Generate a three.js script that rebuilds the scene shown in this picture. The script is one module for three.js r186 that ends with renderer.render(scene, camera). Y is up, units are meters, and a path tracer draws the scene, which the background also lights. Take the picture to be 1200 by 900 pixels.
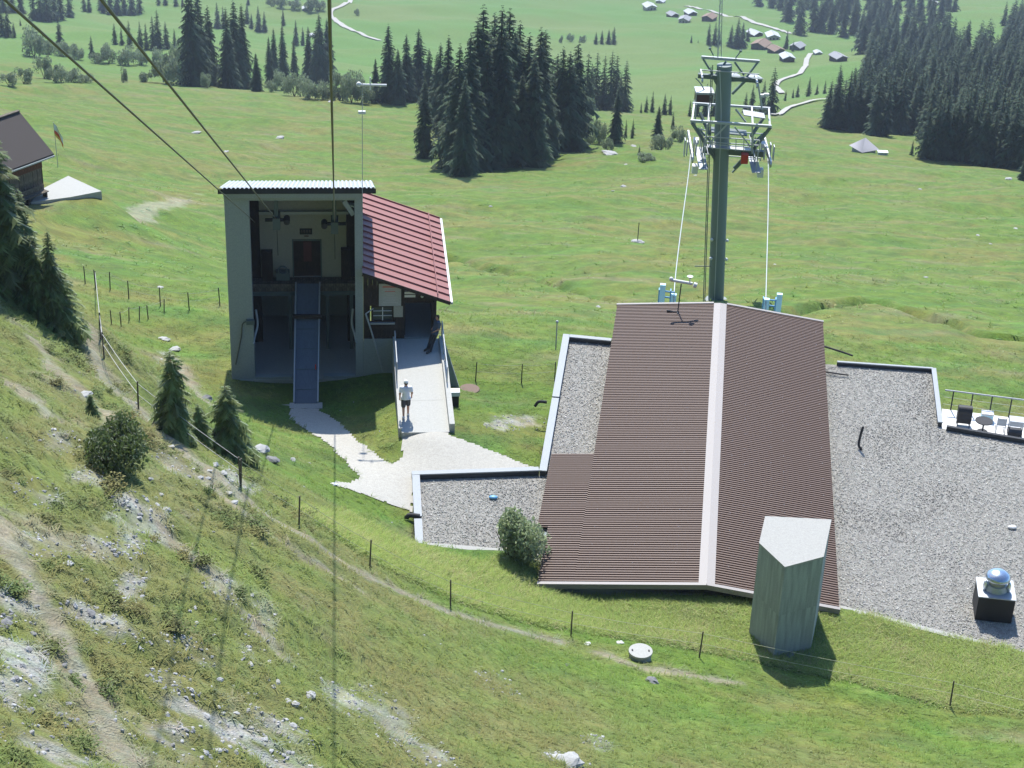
import * as THREE from 'three';
import { Sky } from 'three/addons/objects/Sky.js';
import { ImprovedNoise } from 'three/addons/math/ImprovedNoise.js';
import { mergeGeometries } from 'three/addons/utils/BufferGeometryUtils.js';
import { MarchingCubes } from 'three/addons/objects/MarchingCubes.js';

// ------------------------------------------------------------ camera, sky, sun, exposure
const scene = new THREE.Scene();
const FOC = 2204, EYE = 39.4;                       // focal length in photo pixels (1200 wide), eye height above the ramp
const camera = new THREE.PerspectiveCamera(2 * Math.atan(450 / FOC) * 180 / Math.PI, 4 / 3, 0.5, 12000);
const V = (x, y, z) => new THREE.Vector3(x, y, z);
const up0 = V(152, 3950, FOC).normalize();          // world up seen by the tilted camera
const fw0 = V(0, 0, -1).addScaledVector(up0, -V(0, 0, -1).dot(up0)).normalize();
const rt0 = new THREE.Vector3().crossVectors(fw0, up0);
const c2w = (v) => V(v.dot(rt0), v.dot(up0), -v.dot(fw0));
camera.position.set(0, EYE, 0);
camera.quaternion.setFromRotationMatrix(new THREE.Matrix4().makeBasis(c2w(V(1, 0, 0)), c2w(V(0, 1, 0)), c2w(V(0, 0, 1))));
camera.updateMatrixWorld();

const SUN_AZ = -5 * Math.PI / 180, SUN_EL = 53 * Math.PI / 180;
const sunDir = V(Math.sin(SUN_AZ) * Math.cos(SUN_EL), Math.sin(SUN_EL), -Math.cos(SUN_AZ) * Math.cos(SUN_EL));
const sky = new Sky();
sky.name = 'sky'; sky.userData.kind = 'structure';
sky.scale.setScalar(9000);
sky.material.uniforms.sunPosition.value.copy(sunDir);
sky.material.uniforms.turbidity.value = 4;
sky.material.uniforms.rayleigh.value = 1.4;
sky.material.uniforms.mieCoefficient.value = 0.004;
scene.add(sky);
scene.environmentIntensity = 0.12;
const sun = new THREE.DirectionalLight(new THREE.Color(1, 0.955, 0.87), 4.6);
sun.position.copy(sunDir).multiplyScalar(300).add(V(0, 0, -70));
sun.target.position.set(0, 0, -70);
sun.castShadow = true; sun.shadow.mapSize.set(4096, 4096);
Object.assign(sun.shadow.camera, { left: -90, right: 90, top: 90, bottom: -90, near: 1, far: 700 });
scene.add(sun, sun.target);
const renderer = new THREE.WebGLRenderer({ antialias: true });
renderer.setSize(1024, 768);
renderer.toneMapping = THREE.LinearToneMapping;
renderer.toneMappingExposure = 1.78;
renderer.shadowMap.enabled = true;

// ------------------------------------------------------------ small tools
let seed0 = 1;
function rng(seed) { let a = seed >>> 0; return () => { a = (a + 0x6D2B79F5) | 0; let t = Math.imul(a ^ (a >>> 15), 1 | a); t = (t + Math.imul(t ^ (t >>> 7), 61 | t)) ^ t; return ((t ^ (t >>> 14)) >>> 0) / 4294967296; }; }
const R = rng(77);
const rr = (a, b) => a + (b - a) * R();
const clamp = (x, a = 0, b = 1) => Math.min(b, Math.max(a, x));
const sstep = (a, b, x) => { const t = clamp((x - a) / (b - a)); return t * t * (3 - 2 * t); };
const lerp = (a, b, t) => a + (b - a) * t;
const perlin = new ImprovedNoise();
const N2 = (x, z, o = 0) => perlin.noise(x, z, 3.7 + o * 11.3);
const fbm = (x, z, n = 4, o = 0) => { let s = 0, a = 0.5, f = 1; for (let i = 0; i < n; i++) { s += a * N2(x * f, z * f, o + i); a *= 0.5; f *= 2.03; } return s; };
function ray(px, py) { return c2w(V((px - 600) / FOC, -(py - 450) / FOC, -1)); }
function atD(px, py, d) { const r = ray(px, py); return V(0, EYE, 0).addScaledVector(r, d / -r.z); }    // at horizontal distance d ahead
function atY(px, py, y) { const r = ray(px, py); return V(0, EYE, 0).addScaledVector(r, (y - EYE) / r.y); } // on the level y
const pxPerM = (p) => FOC / Math.max(1, V(p.x, p.y - EYE, p.z).dot(ray(600, 450)));

const used = {};
function numbered(n) { if (!(n in used)) { used[n] = 0; return n; } used[n]++; return n + '_' + String(used[n]).padStart(3, '0'); }
function mat(r, g, b, rough = 0.9, extra = {}) { return new THREE.MeshStandardMaterial({ color: new THREE.Color().setRGB(r, g, b), roughness: rough, ...extra }); }
function norm(g) { let q = g.index ? g.toNonIndexed() : g; if (!q.attributes.normal) q.computeVertexNormals(); if (!q.attributes.uv) q.setAttribute('uv', new THREE.BufferAttribute(new Float32Array(q.attributes.position.count * 2), 2)); for (const k of Object.keys(q.attributes)) if (!['position', 'normal', 'uv', 'color'].includes(k)) q.deleteAttribute(k); return q; }
function merge(list) { list = list.flat(Infinity).map(norm); return list.length === 1 ? list[0] : mergeGeometries(list); }
function mesh(name, geos, m, parent, label) { const o = new THREE.Mesh(Array.isArray(geos) ? merge(geos) : geos, m); o.name = name; if (parent) parent.add(o); if (label) o.userData.label = label; return o; }
function thing(name, label, category, pos = [0, 0, 0], turn = 0, group) { const o = new THREE.Group(); o.name = numbered(name); o.position.set(...pos); o.rotation.y = turn; o.userData = { label, category }; if (group) o.userData.group = group; scene.add(o); return o; }
function single(name, geos, m, label, category, group) { const o = mesh(numbered(name), geos, m, scene); o.userData = { label, category }; if (group) o.userData.group = group; return o; }
function struct(name, geos, m) { const o = mesh(name, geos, m, scene); o.userData.kind = 'structure'; return o; }
function box(w, h, d, x = 0, y = 0, z = 0, ry = 0) { const g = new THREE.BoxGeometry(w, h, d); const p = g.attributes.position, n = g.attributes.normal, u = g.attributes.uv; for (let i = 0; i < p.count; i++) { const ax = Math.abs(n.getX(i)), ay = Math.abs(n.getY(i)); if (ax > .5) u.setXY(i, p.getZ(i), p.getY(i)); else if (ay > .5) u.setXY(i, p.getX(i), p.getZ(i)); else u.setXY(i, p.getX(i), p.getY(i)); } if (ry) g.rotateY(ry); g.translate(x, y, z); return g; }
function span(x0, x1, y0, y1, z0, z1) { return box(x1 - x0, y1 - y0, z1 - z0, (x0 + x1) / 2, (y0 + y1) / 2, (z0 + z1) / 2); }
function bar(p, q, r = 0.03, seg = 6, r2 = r) { const L = p.distanceTo(q); const g = new THREE.CylinderGeometry(r2, r, L, seg); g.applyQuaternion(new THREE.Quaternion().setFromUnitVectors(V(0, 1, 0), q.clone().sub(p).normalize())); g.translate((p.x + q.x) / 2, (p.y + q.y) / 2, (p.z + q.z) / 2); return g; }
function beam(p, q, w = 0.1, h = w) { const L = p.distanceTo(q); const g = new THREE.BoxGeometry(w, h, L); const o = new THREE.Object3D(); o.position.copy(p).add(q).multiplyScalar(.5); o.up.set(0, 1, 0); if (Math.abs(q.y - p.y) > 0.98 * L) o.up.set(0, 0, 1); o.lookAt(q); o.updateMatrix(); g.applyMatrix4(o.matrix); return g; }
function tube(pts, r, seg = 5, n = 24) { return new THREE.TubeGeometry(new THREE.CatmullRomCurve3(pts), n, r, seg); }
function prism(poly, y0, y1) { // poly: [x,z] list, vertical prism
  const sh = new THREE.Shape(poly.map(([x, z]) => new THREE.Vector2(x, -z))); const g = new THREE.ExtrudeGeometry(sh, { depth: y1 - y0, bevelEnabled: false }); g.rotateX(-Math.PI / 2); g.translate(0, y0, 0); return g; }
function tris(a) { const g = new THREE.BufferGeometry(); g.setAttribute('position', new THREE.Float32BufferAttribute(a, 3)); g.computeVertexNormals(); return g; }
function quad(a, b, c, d) { return tris([a.x, a.y, a.z, b.x, b.y, b.z, c.x, c.y, c.z, a.x, a.y, a.z, c.x, c.y, c.z, d.x, d.y, d.z]); }
// tileable value noise textures
function vnoise(n, seed) { const r = rng(seed), t = new Float32Array(n * n).map(() => r()); return (u, v) => { u = (u % 1 + 1) % 1 * n; v = (v % 1 + 1) % 1 * n; const i = Math.floor(u), j = Math.floor(v), a = u - i, b = v - j, A = a * a * (3 - 2 * a), B = b * b * (3 - 2 * b), q = (x, y) => t[(x % n) + (y % n) * n]; return lerp(lerp(q(i, j), q(i + 1, j), A), lerp(q(i, j + 1), q(i + 1, j + 1), A), B); }; }
function tex(n, fn, srgb = true, repeat = 1) { const d = new Uint8Array(n * n * 4); for (let y = 0; y < n; y++) for (let x = 0; x < n; x++) { const c = fn(x / n, y / n, x, y), k = (x + y * n) * 4; for (let i = 0; i < 3; i++) d[k + i] = clamp(Array.isArray(c) ? c[i] : c, 0, 1) * 255; d[k + 3] = 255; } const t = new THREE.DataTexture(d, n, n, THREE.RGBAFormat); t.wrapS = t.wrapT = THREE.RepeatWrapping; t.magFilter = THREE.LinearFilter; t.minFilter = THREE.LinearMipmapLinearFilter; t.generateMipmaps = true; if (srgb) t.colorSpace = THREE.SRGBColorSpace; t.repeat.set(repeat, repeat); t.needsUpdate = true; return t; }
const nA = vnoise(8, 5), nB = vnoise(24, 6), nC = vnoise(64, 7), nD = vnoise(160, 8);
const fineN = (u, v) => nA(u, v) * .25 + nB(u, v) * .25 + nC(u, v) * .25 + nD(u, v) * .25;
const rp = rng(901);
const grassTex = tex(512, (u, v) => { const k = fineN(u, v), s = rp(); const b = .87 + (k - .5) * .42 + (s - .5) * .12; return [b * (1 + (nB(v, u) - .5) * .08), b, b * (.96 + (nC(v, u) - .5) * .06)]; });
const grassBump = tex(512, (u, v) => fineN(u, v) * .6 + nD(v, u) * .4, false);
const concTex = tex(512, (u, v) => { const b = .84 + (nC(u, v) - .5) * .08 + (nD(u, v) - .5) * .09 + (nB(u, v) - .5) * .04 + (rp() - .5) * .05; return [b, b, b * .985]; });
const gravelTex = tex(512, (u, v) => { const k = nD(u, v), s = rp(); const b = .62 + (k - .5) * .5 + (s - .5) * .35 + (nA(u, v) - .5) * .16; return [b, b * .99, b * .965]; });
const woodTex = tex(256, (u, v) => { const g = nC(u * 2, v * .12) * .6 + nB(u * 2, v * .2) * .4; const b = .7 + (g - .5) * .6; return [b, b * .98, b * .95]; });

// ------------------------------------------------------------ terrain height
const ctrl = [];
const cY = (px, py, y) => ctrl.push(atY(px, py, y));
const cD = (px, py, d) => ctrl.push(atD(px, py, d));
const cW = (x, y, z) => ctrl.push(V(x, y, z));
for (const a of [[340, 480, -1.75], [272, 446, -2.05], [420, 442, -2], [445, 428, -1.8], [300, 480, -1.5], [480, 578, -.15], [500, 555, -.1], [498, 514, .02], [530, 516, -.04], [440, 480, -1.5], [463, 470, -1.1], [455, 535, -.45], [560, 538, -.15], [610, 545, -.15], [600, 497, -1.1], [545, 457, -2.4], [560, 440, -2.7], [620, 420, -3], [640, 475, -1.6],
  [490, 634, 0], [590, 643, .05], [632, 690, .1], [828, 693, .12], [980, 716, .05], [1200, 770, .05], [1113, 828, .7], [819, 770, .9], [669, 745, 1.7], [528, 712, 3.6], [433, 665, 5.7], [350, 616, 7.8], [282, 570, 9.6], [912, 765, .5], [162, 480, 9], [117, 382, 8],
  [100, 850, 16], [0, 600, 15.5], [0, 420, 12.5], [60, 392, 10], [0, 890, 18], [300, 890, 13.5], [600, 900, 9], [900, 900, 5.5], [1200, 900, 3], [450, 800, 9.3], [300, 700, 11.6], [150, 700, 14.4], [750, 830, 3.6],
  [230, 402, -3.3], [262, 370, -4.3], [150, 340, -5.5], [222, 442, -1.2], [183, 428, 4], [205, 512, 6.2], [268, 530, 4.6], [312, 540, 2.8], [342, 565, 3.4], [400, 606, 3], [415, 575, .7], [330, 505, -.4], [560, 672, 1], [450, 625, 2]]) cY(...a);
for (const a of [[450, 330, 115], [600, 350, 106], [600, 250, 174], [600, 205, 240], [700, 195, 258], [850, 195, 272], [800, 300, 137], [1000, 350, 109], [1000, 300, 140], [1150, 380, 100], [1150, 300, 148], [1150, 220, 250], [1000, 200, 285], [200, 300, 118], [200, 220, 195], [350, 180, 265], [45, 236, 113], [120, 226, 116], [20, 180, 175], [100, 150, 260], [120, 105, 390], [300, 109, 420], [430, 132, 350], [500, 195, 262],
  [1190, 208, 280], [1100, 192, 305], [1010, 180, 325], [960, 148, 420], [780, 172, 305],
  [760, 122, 620], [700, 60, 900], [600, 60, 900], [450, 60, 900], [600, 10, 1200], [790, 15, 1250], [900, 60, 950], [1000, 112, 560], [1000, 60, 900], [930, 100, 700], [1100, 80, 720], [1100, 20, 1080], [1190, 150, 430], [1190, 90, 620], [100, 70, 600], [200, 60, 650], [100, 10, 1000], [300, 60, 720], [400, 30, 1000], [600, -40, 1700]]) cD(...a);
for (const a of [[0, 28, 0], [-20, 38, -4], [20, 20, -4], [0, 33, 10], [-45, 30, -45], [60, 4, -45], [80, -8, -75], [-80, 18, -70], [-60, 42, -20], [60, 14, -15], [-130, -10, -150], [130, -30, -150], [200, -90, -300], [-220, -60, -300], [0, -560, -2400], [-1500, -480, -2400], [1500, -480, -2400], [0, -460, -4500], [-2800, -100, -4500], [2800, -100, -4500]]) cW(...a);
const tps = (() => {
  const n = ctrl.length, P = ctrl.map((p) => { const d = -p.z + 20; return [p.x / d, Math.log(d), (EYE - p.y) / d]; });
  const K = (r2) => (r2 < 1e-12 ? 0 : 0.5 * r2 * Math.log(r2)), m = n + 3;
  const A = Array.from({ length: m }, () => new Float64Array(m + 1));
  for (let i = 0; i < n; i++) { for (let j = 0; j < n; j++) A[i][j] = K((P[i][0] - P[j][0]) ** 2 + (P[i][1] - P[j][1]) ** 2) + (i === j ? 3e-5 : 0); A[i][n] = A[n][i] = 1; A[i][n + 1] = A[n + 1][i] = P[i][0]; A[i][n + 2] = A[n + 2][i] = P[i][1]; A[i][m] = P[i][2]; }
  for (let c = 0; c < m; c++) { let p = c; for (let r = c + 1; r < m; r++) if (Math.abs(A[r][c]) > Math.abs(A[p][c])) p = r; [A[c], A[p]] = [A[p], A[c]]; for (let r = c + 1; r < m; r++) { const f = A[r][c] / A[c][c]; if (f) for (let k = c; k <= m; k++) A[r][k] -= f * A[c][k]; } }
  const w = new Float64Array(m); for (let r = m - 1; r >= 0; r--) { let s = A[r][m]; for (let k = r + 1; k < m; k++) s -= A[r][k] * w[k]; w[r] = s / A[r][r]; }
  return (x, z) => { const d = Math.max(4, -z + 20), a = clamp(x / d, -1.2, 1.2), b = Math.log(d); let s = w[n] + w[n + 1] * a + w[n + 2] * b; for (let i = 0; i < n; i++) { const u = a - P[i][0], v = b - P[i][1], r2 = u * u + v * v; if (r2 > 1e-12) s += w[i] * 0.5 * r2 * Math.log(r2); } return EYE - s * d; };
})();
const inPoly = (P, x, z) => { let c = false; for (let i = 0, j = P.length - 1; i < P.length; j = i++) { const [a, b] = P[i], [e, f] = P[j]; if ((b > z) !== (f > z) && x < (e - a) * (z - b) / (f - b) + a) c = !c; } return c; };
function segD(x, z, ax, az, bx, bz) { const t = clamp(((x - ax) * (bx - ax) + (z - az) * (bz - az)) / ((bx - ax) ** 2 + (bz - az) ** 2 || 1)); return Math.hypot(x - ax - t * (bx - ax), z - az - t * (bz - az)); }
function polyD(P, x, z, closed = true) { let m = 1e9; for (let i = 0; i < P.length - (closed ? 0 : 1); i++) { const a = P[i], b = P[(i + 1) % P.length]; m = Math.min(m, segD(x, z, a[0], a[1], b[0], b[1])); } return m; }
// flat roof outline of the lift station (x, z)
const ROOF = [[2.22, -75.25], [1.21, -63.49], [-3.79, -62.8], [-3.36, -58.05], [1.0, -57.75], [1.35, -55.2], [11.9, -55.1], [18.1, -52.76], [26, -49.75], [28.5, -65.6], [21.35, -67.58], [18.14, -68.46], [18.75, -73.5], [13.9, -73.8]];
const YAW = 6 * Math.PI / 180, ST = V(-12.58, 0, -73.67);       // cable car station: front left corner, axis along the ropes
const sx = V(Math.cos(YAW), 0, -Math.sin(YAW)), sz = V(Math.sin(YAW), 0, Math.cos(YAW));
const stW = (x, y, z) => V(ST.x, y, ST.z).addScaledVector(sx, x).addScaledVector(sz, z);
const stL = (x, z) => { const dx = x - ST.x, dz = z - ST.z; return [dx * sx.x + dz * sx.z, dx * sz.x + dz * sz.z]; };
let DITCH = [];
const calm = (x, z) => Math.min(1, sstep(2, 12, Math.hypot(x + 4, z + 63)), sstep(2, 9, Math.hypot(x + 8, z + 70)), sstep(3, 10, Math.hypot((x - 8) * .6, z + 64)));
function hill(x, z) { return sstep(2, 9, tps(x, z)); }
function H(x, z) {
  let y = tps(x, z); const d = -z;
  const q = 0.15 + 0.85 * calm(x, z);
  if (d < 400) y += q * (fbm(x / 9, z / 9, 3) * (.55 + .5 * sstep(80, 110, d)) + fbm(x / 2.1, z / 2.1, 2, 5) * (.12 + .16 * sstep(80, 110, d)));
  if (d > 60) y += fbm(x / 42, z / 42, 3, 9) * 3.8 * sstep(85, 210, d);
  if (d > 300) y += fbm(x / 120, z / 120, 3, 4) * 9 * sstep(350, 900, d);
  if (y > 3) { const h = sstep(3, 8, y) * sstep(-4, -9, x - 3 + (d - 45) * .1); if (h > 0 && d < 90) y += h * (Math.abs(fbm(x / 3.2, z / 2.2, 3, 2)) * .7 - .1 + fbm(x / .9, z / .7, 2, 8) * .16); }
  if (DITCH.length && d > 90 && d < 150) for (const T of DITCH) { const q = polyD(T, x, z, false) + N2(x / 3, z / 3, 7) * .5; if (q < .95) y -= 1.0 * (1 - q / .95); }
  if (d > 47 && d < 78 && x > -5 && x < 30 && inPoly(ROOF, x, z) && polyD(ROOF, x, z) > .12) y = Math.min(y, -1.4);
  if (d > 68 && d < 86 && x > -15 && x < -1) { const [lx, lz] = stL(x, z); if (lx > .3 && lx < 9 && lz < -.4 && lz > -8) y = Math.min(y, -2.3); if (lx > 7.25 && lx < 9.4 && lz < 5.5 && lz > -.5) y = Math.min(y, -.35); }
  return y;
}
function onGround(px, py) { const r = ray(px, py); let d = 14; const f = (d) => { const t = d / -r.z; return EYE + r.y * t - H(r.x * t, -d); }; while (d < 4000) { const nd = d * 1.006 + .05; if (f(nd) < 0) { let a = d, b = nd; for (let i = 0; i < 14; i++) { const m = (a + b) / 2; if (f(m) < 0) b = m; else a = m; } d = b; break; } d = nd; } const t = d / -r.z; return V(r.x * t, H(r.x * t, -d), -d); }
const P2 = (list) => list.map(([a, b]) => { const p = onGround(a, b); return [p.x, p.z]; });

DITCH = [P2([[522, 301], [560, 309], [610, 322], [660, 336], [718, 352]]), P2([[925, 366], [960, 358], [1000, 352], [1025, 350], [1060, 361], [1110, 378], [1150, 390], [1210, 399]]), P2([[560, 420], [600, 414], [650, 416]])];
// path outline and trails on the ground
const PATH = P2([[340, 479], [372, 479], [392, 493], [420, 517], [447, 538], [460, 544], [470, 538], [470, 500], [526, 500], [528, 510], [560, 523], [626, 549], [600, 556], [484, 560], [482, 600], [450, 588], [417, 577], [391, 568], [394, 564], [413, 567], [424, 562], [407, 543], [383, 520], [353, 500], [340, 490]]);
const TRAILS = [[P2([[105, 385], [112, 420], [130, 452], [165, 485], [200, 515], [240, 548], [280, 580], [330, 615], [390, 650], [450, 685], [520, 715], [600, 738], [655, 752]]), .3], [P2([[235, 560], [290, 605], [350, 648], [420, 690]]), .14], [P2([[-5, 610], [20, 660], [45, 700], [70, 745], [100, 800], [125, 850], [150, 905]]), .3], [P2([[180, 600], [230, 660], [300, 735], [330, 770]]), .12], [P2([[35, 395], [70, 440], [120, 480], [140, 520]]), .2], [P2([[0, 445], [40, 470], [60, 490]]), .22], [P2([[700, 765], [760, 785], [860, 800]]), .2], [P2([[205, 420], [215, 440], [225, 455], [240, 470]]), .35]];
const BLOBS = [[250, 852, 70, 22, 1], [310, 882, 60, 16, 1], [200, 870, 60, 20, 1], [130, 735, 40, 18, 1], [20, 800, 26, 40, .9], [60, 885, 50, 16, .9], [45, 580, 25, 16, 1], [150, 690, 14, 24, .8], [100, 720, 24, 16, .8], [450, 838, 40, 26, .6], [500, 885, 45, 14, .6], [400, 820, 26, 14, .5], [330, 850, 40, 14, .8], [20, 770, 30, 30, .9], [220, 760, 30, 12, .5], [160, 590, 26, 14, .8], [165, 615, 30, 18, .6], [280, 560, 18, 16, .8], [610, 495, 28, 9, 1], [585, 500, 16, 6, .8], [150, 640, 18, 14, .7], [665, 890, 24, 9, .9], [300, 740, 18, 40, .4], [60, 640, 30, 20, .6], [120, 640, 20, 14, .7], [10, 705, 30, 20, .8], [260, 690, 20, 14, .4], [110, 560, 22, 12, .6], [205, 545, 22, 10, .6], [70, 520, 20, 12, .6], [200, 800, 26, 16, .5], [700, 870, 20, 8, .3], [580, 800, 26, 10, .25], [160, 253, 22, 6, .6], [190, 420, 12, 8, .7]].map(([a, b, rx, ry, k]) => { const p = onGround(a, b), s = pxPerM(p); const q = onGround(a, b + ry), e = Math.max(.3, Math.hypot(q.x - p.x, q.z - p.z)); return [p.x, p.z, rx / s, e, k]; });
// ground colours (linear base colours of grass, soil, scree)
const mixc = (a, b, t) => [lerp(a[0], b[0], t), lerp(a[1], b[1], t), lerp(a[2], b[2], t)];
const BRIGHT = P2([[690, 700], [640, 660], [560, 660], [480, 640], [400, 600], [330, 590], [420, 650], [530, 705], [680, 740], [830, 765], [1000, 800], [1200, 840], [1250, 800], [1100, 745], [980, 722]]);
function groundColor(x, z, y) {
  const d = -z, n1 = fbm(x / 14, z / 14, 3, 20), n2 = fbm(x / 3.1, z / 3.1, 3, 21), n3 = fbm(x / .8, z / .8, 2, 22), n4 = fbm(x / 60, z / 60, 3, 23);
  const st = fbm(x / 22, z / 6, 3, 31);
  let c = mixc([.112, .185, .018], [.168, .178, .038], sstep(-.2, .3, n1 + st * .9 + n2 * .5));
  c = mixc(c, [.108, .215, .028], sstep(.08, .34, fbm(x / 7, z / 4, 3, 24) + n2 * .2) * .75);
  c = mixc(c, [.078, .148, .022], sstep(.1, .3, n2 + n3 * .3) * .65);
  c = mixc(c, [.20, .185, .10], sstep(.15, .38, fbm(x / 10, z / 3.2, 3, 25) + n3 * .15) * .6);
  { const w = fbm(x / 5, z / 2.6, 3, 26), w2 = fbm(x / 1.6, z / 1.3, 2, 28); c = mixc(c, [.068, .155, .022], sstep(.1, .26, w + w2 * .35) * .5); c = mixc(c, [.2, .185, .07], sstep(.12, .3, -w + w2 * .5) * .35); const k = 1 + w2 * .4 + n3 * .2; c = [c[0] * k, c[1] * k, c[2] * k]; }
  if (d > 350) { const f = sstep(420, 640, d); let e = mixc([.105, .215, .034], [.125, .21, .04], sstep(-.2, .3, n4)); const br = sstep(.05, .22, fbm(x / 150, z / 110, 3, 27) + (x > 150 ? .1 : 0) + (x < -130 ? .12 : 0)); e = mixc(e, [.165, .21, .06], br * .5); c = mixc(c, e, f); }
  if (d < 95) {
    const hl = sstep(1.5, 7, y + n2 * 1.5);
    let e = mixc([.142, .182, .036], [.165, .168, .05], sstep(-.2, .25, n2 + n1 * .5));
    e = mixc(e, [.115, .155, .03], sstep(.0, .3, fbm(x / .9, z / .7, 3, 29)) * .6);
    const left = sstep(2, -7, x - (d - 45) * .12);
    const bare = sstep(.1, .3, fbm(x / 2.3, z / 1.6, 4, 30) + n3 * .3 - .16 + .08 * left) * (.08 + .6 * left);
    e = mixc(e, [.27, .24, .18], bare * .8);
    c = mixc(c, e, hl);
    if (inPoly(BRIGHT, x, z)) { const k = sstep(0, 1.1, polyD(BRIGHT, x, z)), v = 1 + n3 * .5; c = mixc(c, mixc([.25 * v, .28 * v, .062 * v], [.18 * v, .245 * v, .04 * v], sstep(-.15, .15, n2)), k); }
    for (const [T, w] of TRAILS) { const q = polyD(T, x, z, false) + n3 * .5 + n2 * .45 + fbm(x / .35, z / .35, 2, 47) * .35; if (q < w + .3) c = mixc(c, mixc([.25, .22, .165], [.31, .29, .245], sstep(-.1, .2, n3)), sstep(w + .25, w - .15, q) * .85); }
    for (const [bx, bz, a, b, k] of BLOBS) { const u = (x - bx) / a, v = (z - bz) / b, q = Math.sqrt(u * u + v * v) + n2 * .9 + n3 * .9; if (q < 1.1) c = mixc(c, mixc([.36, .355, .35], [.26, .235, .185], sstep(-.15, .2, n3 + n2)), sstep(1.0, .45, q + n3 * .6) * k * .85 * sstep(.3, .02, fbm(x / .55, z / .4, 2, 44))); }
  } else if (d < 320) for (const [bx, bz, a, b, k] of BLOBS) { const u = (x - bx) / a, v = (z - bz) / b, q = Math.sqrt(u * u + v * v) + n2; if (q < 1) c = mixc(c, [.36, .33, .27], sstep(1, .6, q) * k); }
  return c;
}
const GM = new THREE.MeshStandardMaterial({ vertexColors: true, roughness: 1, map: grassTex, bumpMap: grassBump, bumpScale: .05 });
{ // one sheet from under the camera to the far mountains
  const rows = []; let b = Math.log(8); while (b < Math.log(5200)) { rows.push(b); const d = Math.exp(b) - 20; b += d < 22 ? .02 : d < 90 ? .0027 : d < 330 ? .0046 : d < 1300 ? .0075 : .04; }
  const cols = []; { let a = -1.15; while (a < 1.15) { cols.push(a); a += Math.abs(a) < .34 ? .0026 : Math.abs(a) < .5 ? .012 : .04; } }
  const nx = cols.length, nz = rows.length, pos = new Float32Array(nx * nz * 3), col = new Float32Array(nx * nz * 3), uv = new Float32Array(nx * nz * 2);
  for (let j = 0; j < nz; j++) for (let i = 0; i < nx; i++) {
    const d = Math.exp(rows[j]), x = cols[i] * d, z = -(d - 20), y = H(x, z), k = j * nx + i;
    pos.set([x, y, z], k * 3); col.set(groundColor(x, z, y), k * 3);
    const S = 5.3, wx = fbm(x / 17, z / 17, 2, 60) * 9, wz = fbm(x / 17, z / 17, 2, 63) * 9; uv.set([(x * .83 + z * .56 + wx) / S, (z * .83 - x * .56 + wz) / S], k * 2);
  }
  const idx = new Uint32Array((nx - 1) * (nz - 1) * 6); let q = 0;
  for (let j = 0; j < nz - 1; j++) for (let i = 0; i < nx - 1; i++) { const a = j * nx + i, c = a + nx; idx.set([a, a + 1, c, a + 1, c + 1, c], q); q += 6; }
  const g = new THREE.BufferGeometry(); g.setAttribute('position', new THREE.BufferAttribute(pos, 3)); g.setAttribute('color', new THREE.BufferAttribute(col, 3)); g.setAttribute('uv', new THREE.BufferAttribute(uv, 2)); g.setIndex(new THREE.BufferAttribute(idx, 1)); g.computeVertexNormals();
  struct('hillside', g, GM);
  console.log('terrain', nx, nz, nx * nz * 2);
}
// gravel path draped on the bench
function draped(poly, cell, lift, edge, hfun = H) {
  let x0 = 1e9, x1 = -1e9, z0 = 1e9, z1 = -1e9; for (const [x, z] of poly) { x0 = Math.min(x0, x); x1 = Math.max(x1, x); z0 = Math.min(z0, z); z1 = Math.max(z1, z); }
  const a = [], u = []; const ins = (x, z) => { const q = polyD(poly, x, z) * (inPoly(poly, x, z) ? 1 : -1); return q + fbm(x / .9, z / .9, 3, 40) * edge > 0; };
  const P = (x, z) => { a.push(x, hfun(x, z) + lift, z); u.push(x / 2, z / 2); };
  for (let x = x0 - edge; x < x1 + edge; x += cell) for (let z = z0 - edge; z < z1 + edge; z += cell) if (ins(x + cell / 2, z + cell / 2)) { P(x, z); P(x, z + cell); P(x + cell, z + cell); P(x, z); P(x + cell, z + cell); P(x + cell, z); }
  const g = new THREE.BufferGeometry(); g.setAttribute('position', new THREE.Float32BufferAttribute(a, 3)); g.setAttribute('uv', new THREE.Float32BufferAttribute(u, 2)); g.computeVertexNormals(); return g;
}
const pathMat = new THREE.MeshStandardMaterial({ color: new THREE.Color().setRGB(.54, .52, .48), roughness: 1, map: concTex, bumpMap: gravelTex, bumpScale: .006 });
struct('gravel_path', draped(PATH, .11, .035, .28), pathMat);
// far roads
function road(name, pts, w) { const P = pts.map(([a, b]) => onGround(a, b)); const c = new THREE.CatmullRomCurve3(P), n = 80, a = []; let prev; for (let i = 0; i <= n; i++) { const p = c.getPointAt(i / n), t = c.getTangentAt(i / n); t.y = 0; t.normalize(); const s = V(-t.z, 0, t.x).multiplyScalar(w / 2); const l = p.clone().add(s), r = p.clone().sub(s); l.y = H(l.x, l.z) + .5; r.y = H(r.x, r.z) + .5; if (prev) a.push(prev[0].x, prev[0].y, prev[0].z, prev[1].x, prev[1].y, prev[1].z, r.x, r.y, r.z, prev[0].x, prev[0].y, prev[0].z, r.x, r.y, r.z, l.x, l.y, l.z); prev = [l, r]; } struct(name, tris(a), mat(.36, .35, .32, 1)); }
road('valley_road', [[796, 6], [815, 9], [845, 17], [880, 25], [905, 33], [925, 40]], 3.2);
road('hamlet_road', [[960, 61], [946, 69], [943, 79], [934, 88], [914, 95], [909, 101], [916, 110]], 2.3);
road('meadow_track', [[972, 117], [945, 121], [925, 127], [905, 136]], 1.6);
road('west_road', [[412, -6], [404, 5], [389, 12], [388, 20], [400, 29], [420, 38], [445, 48]], 3);

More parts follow.
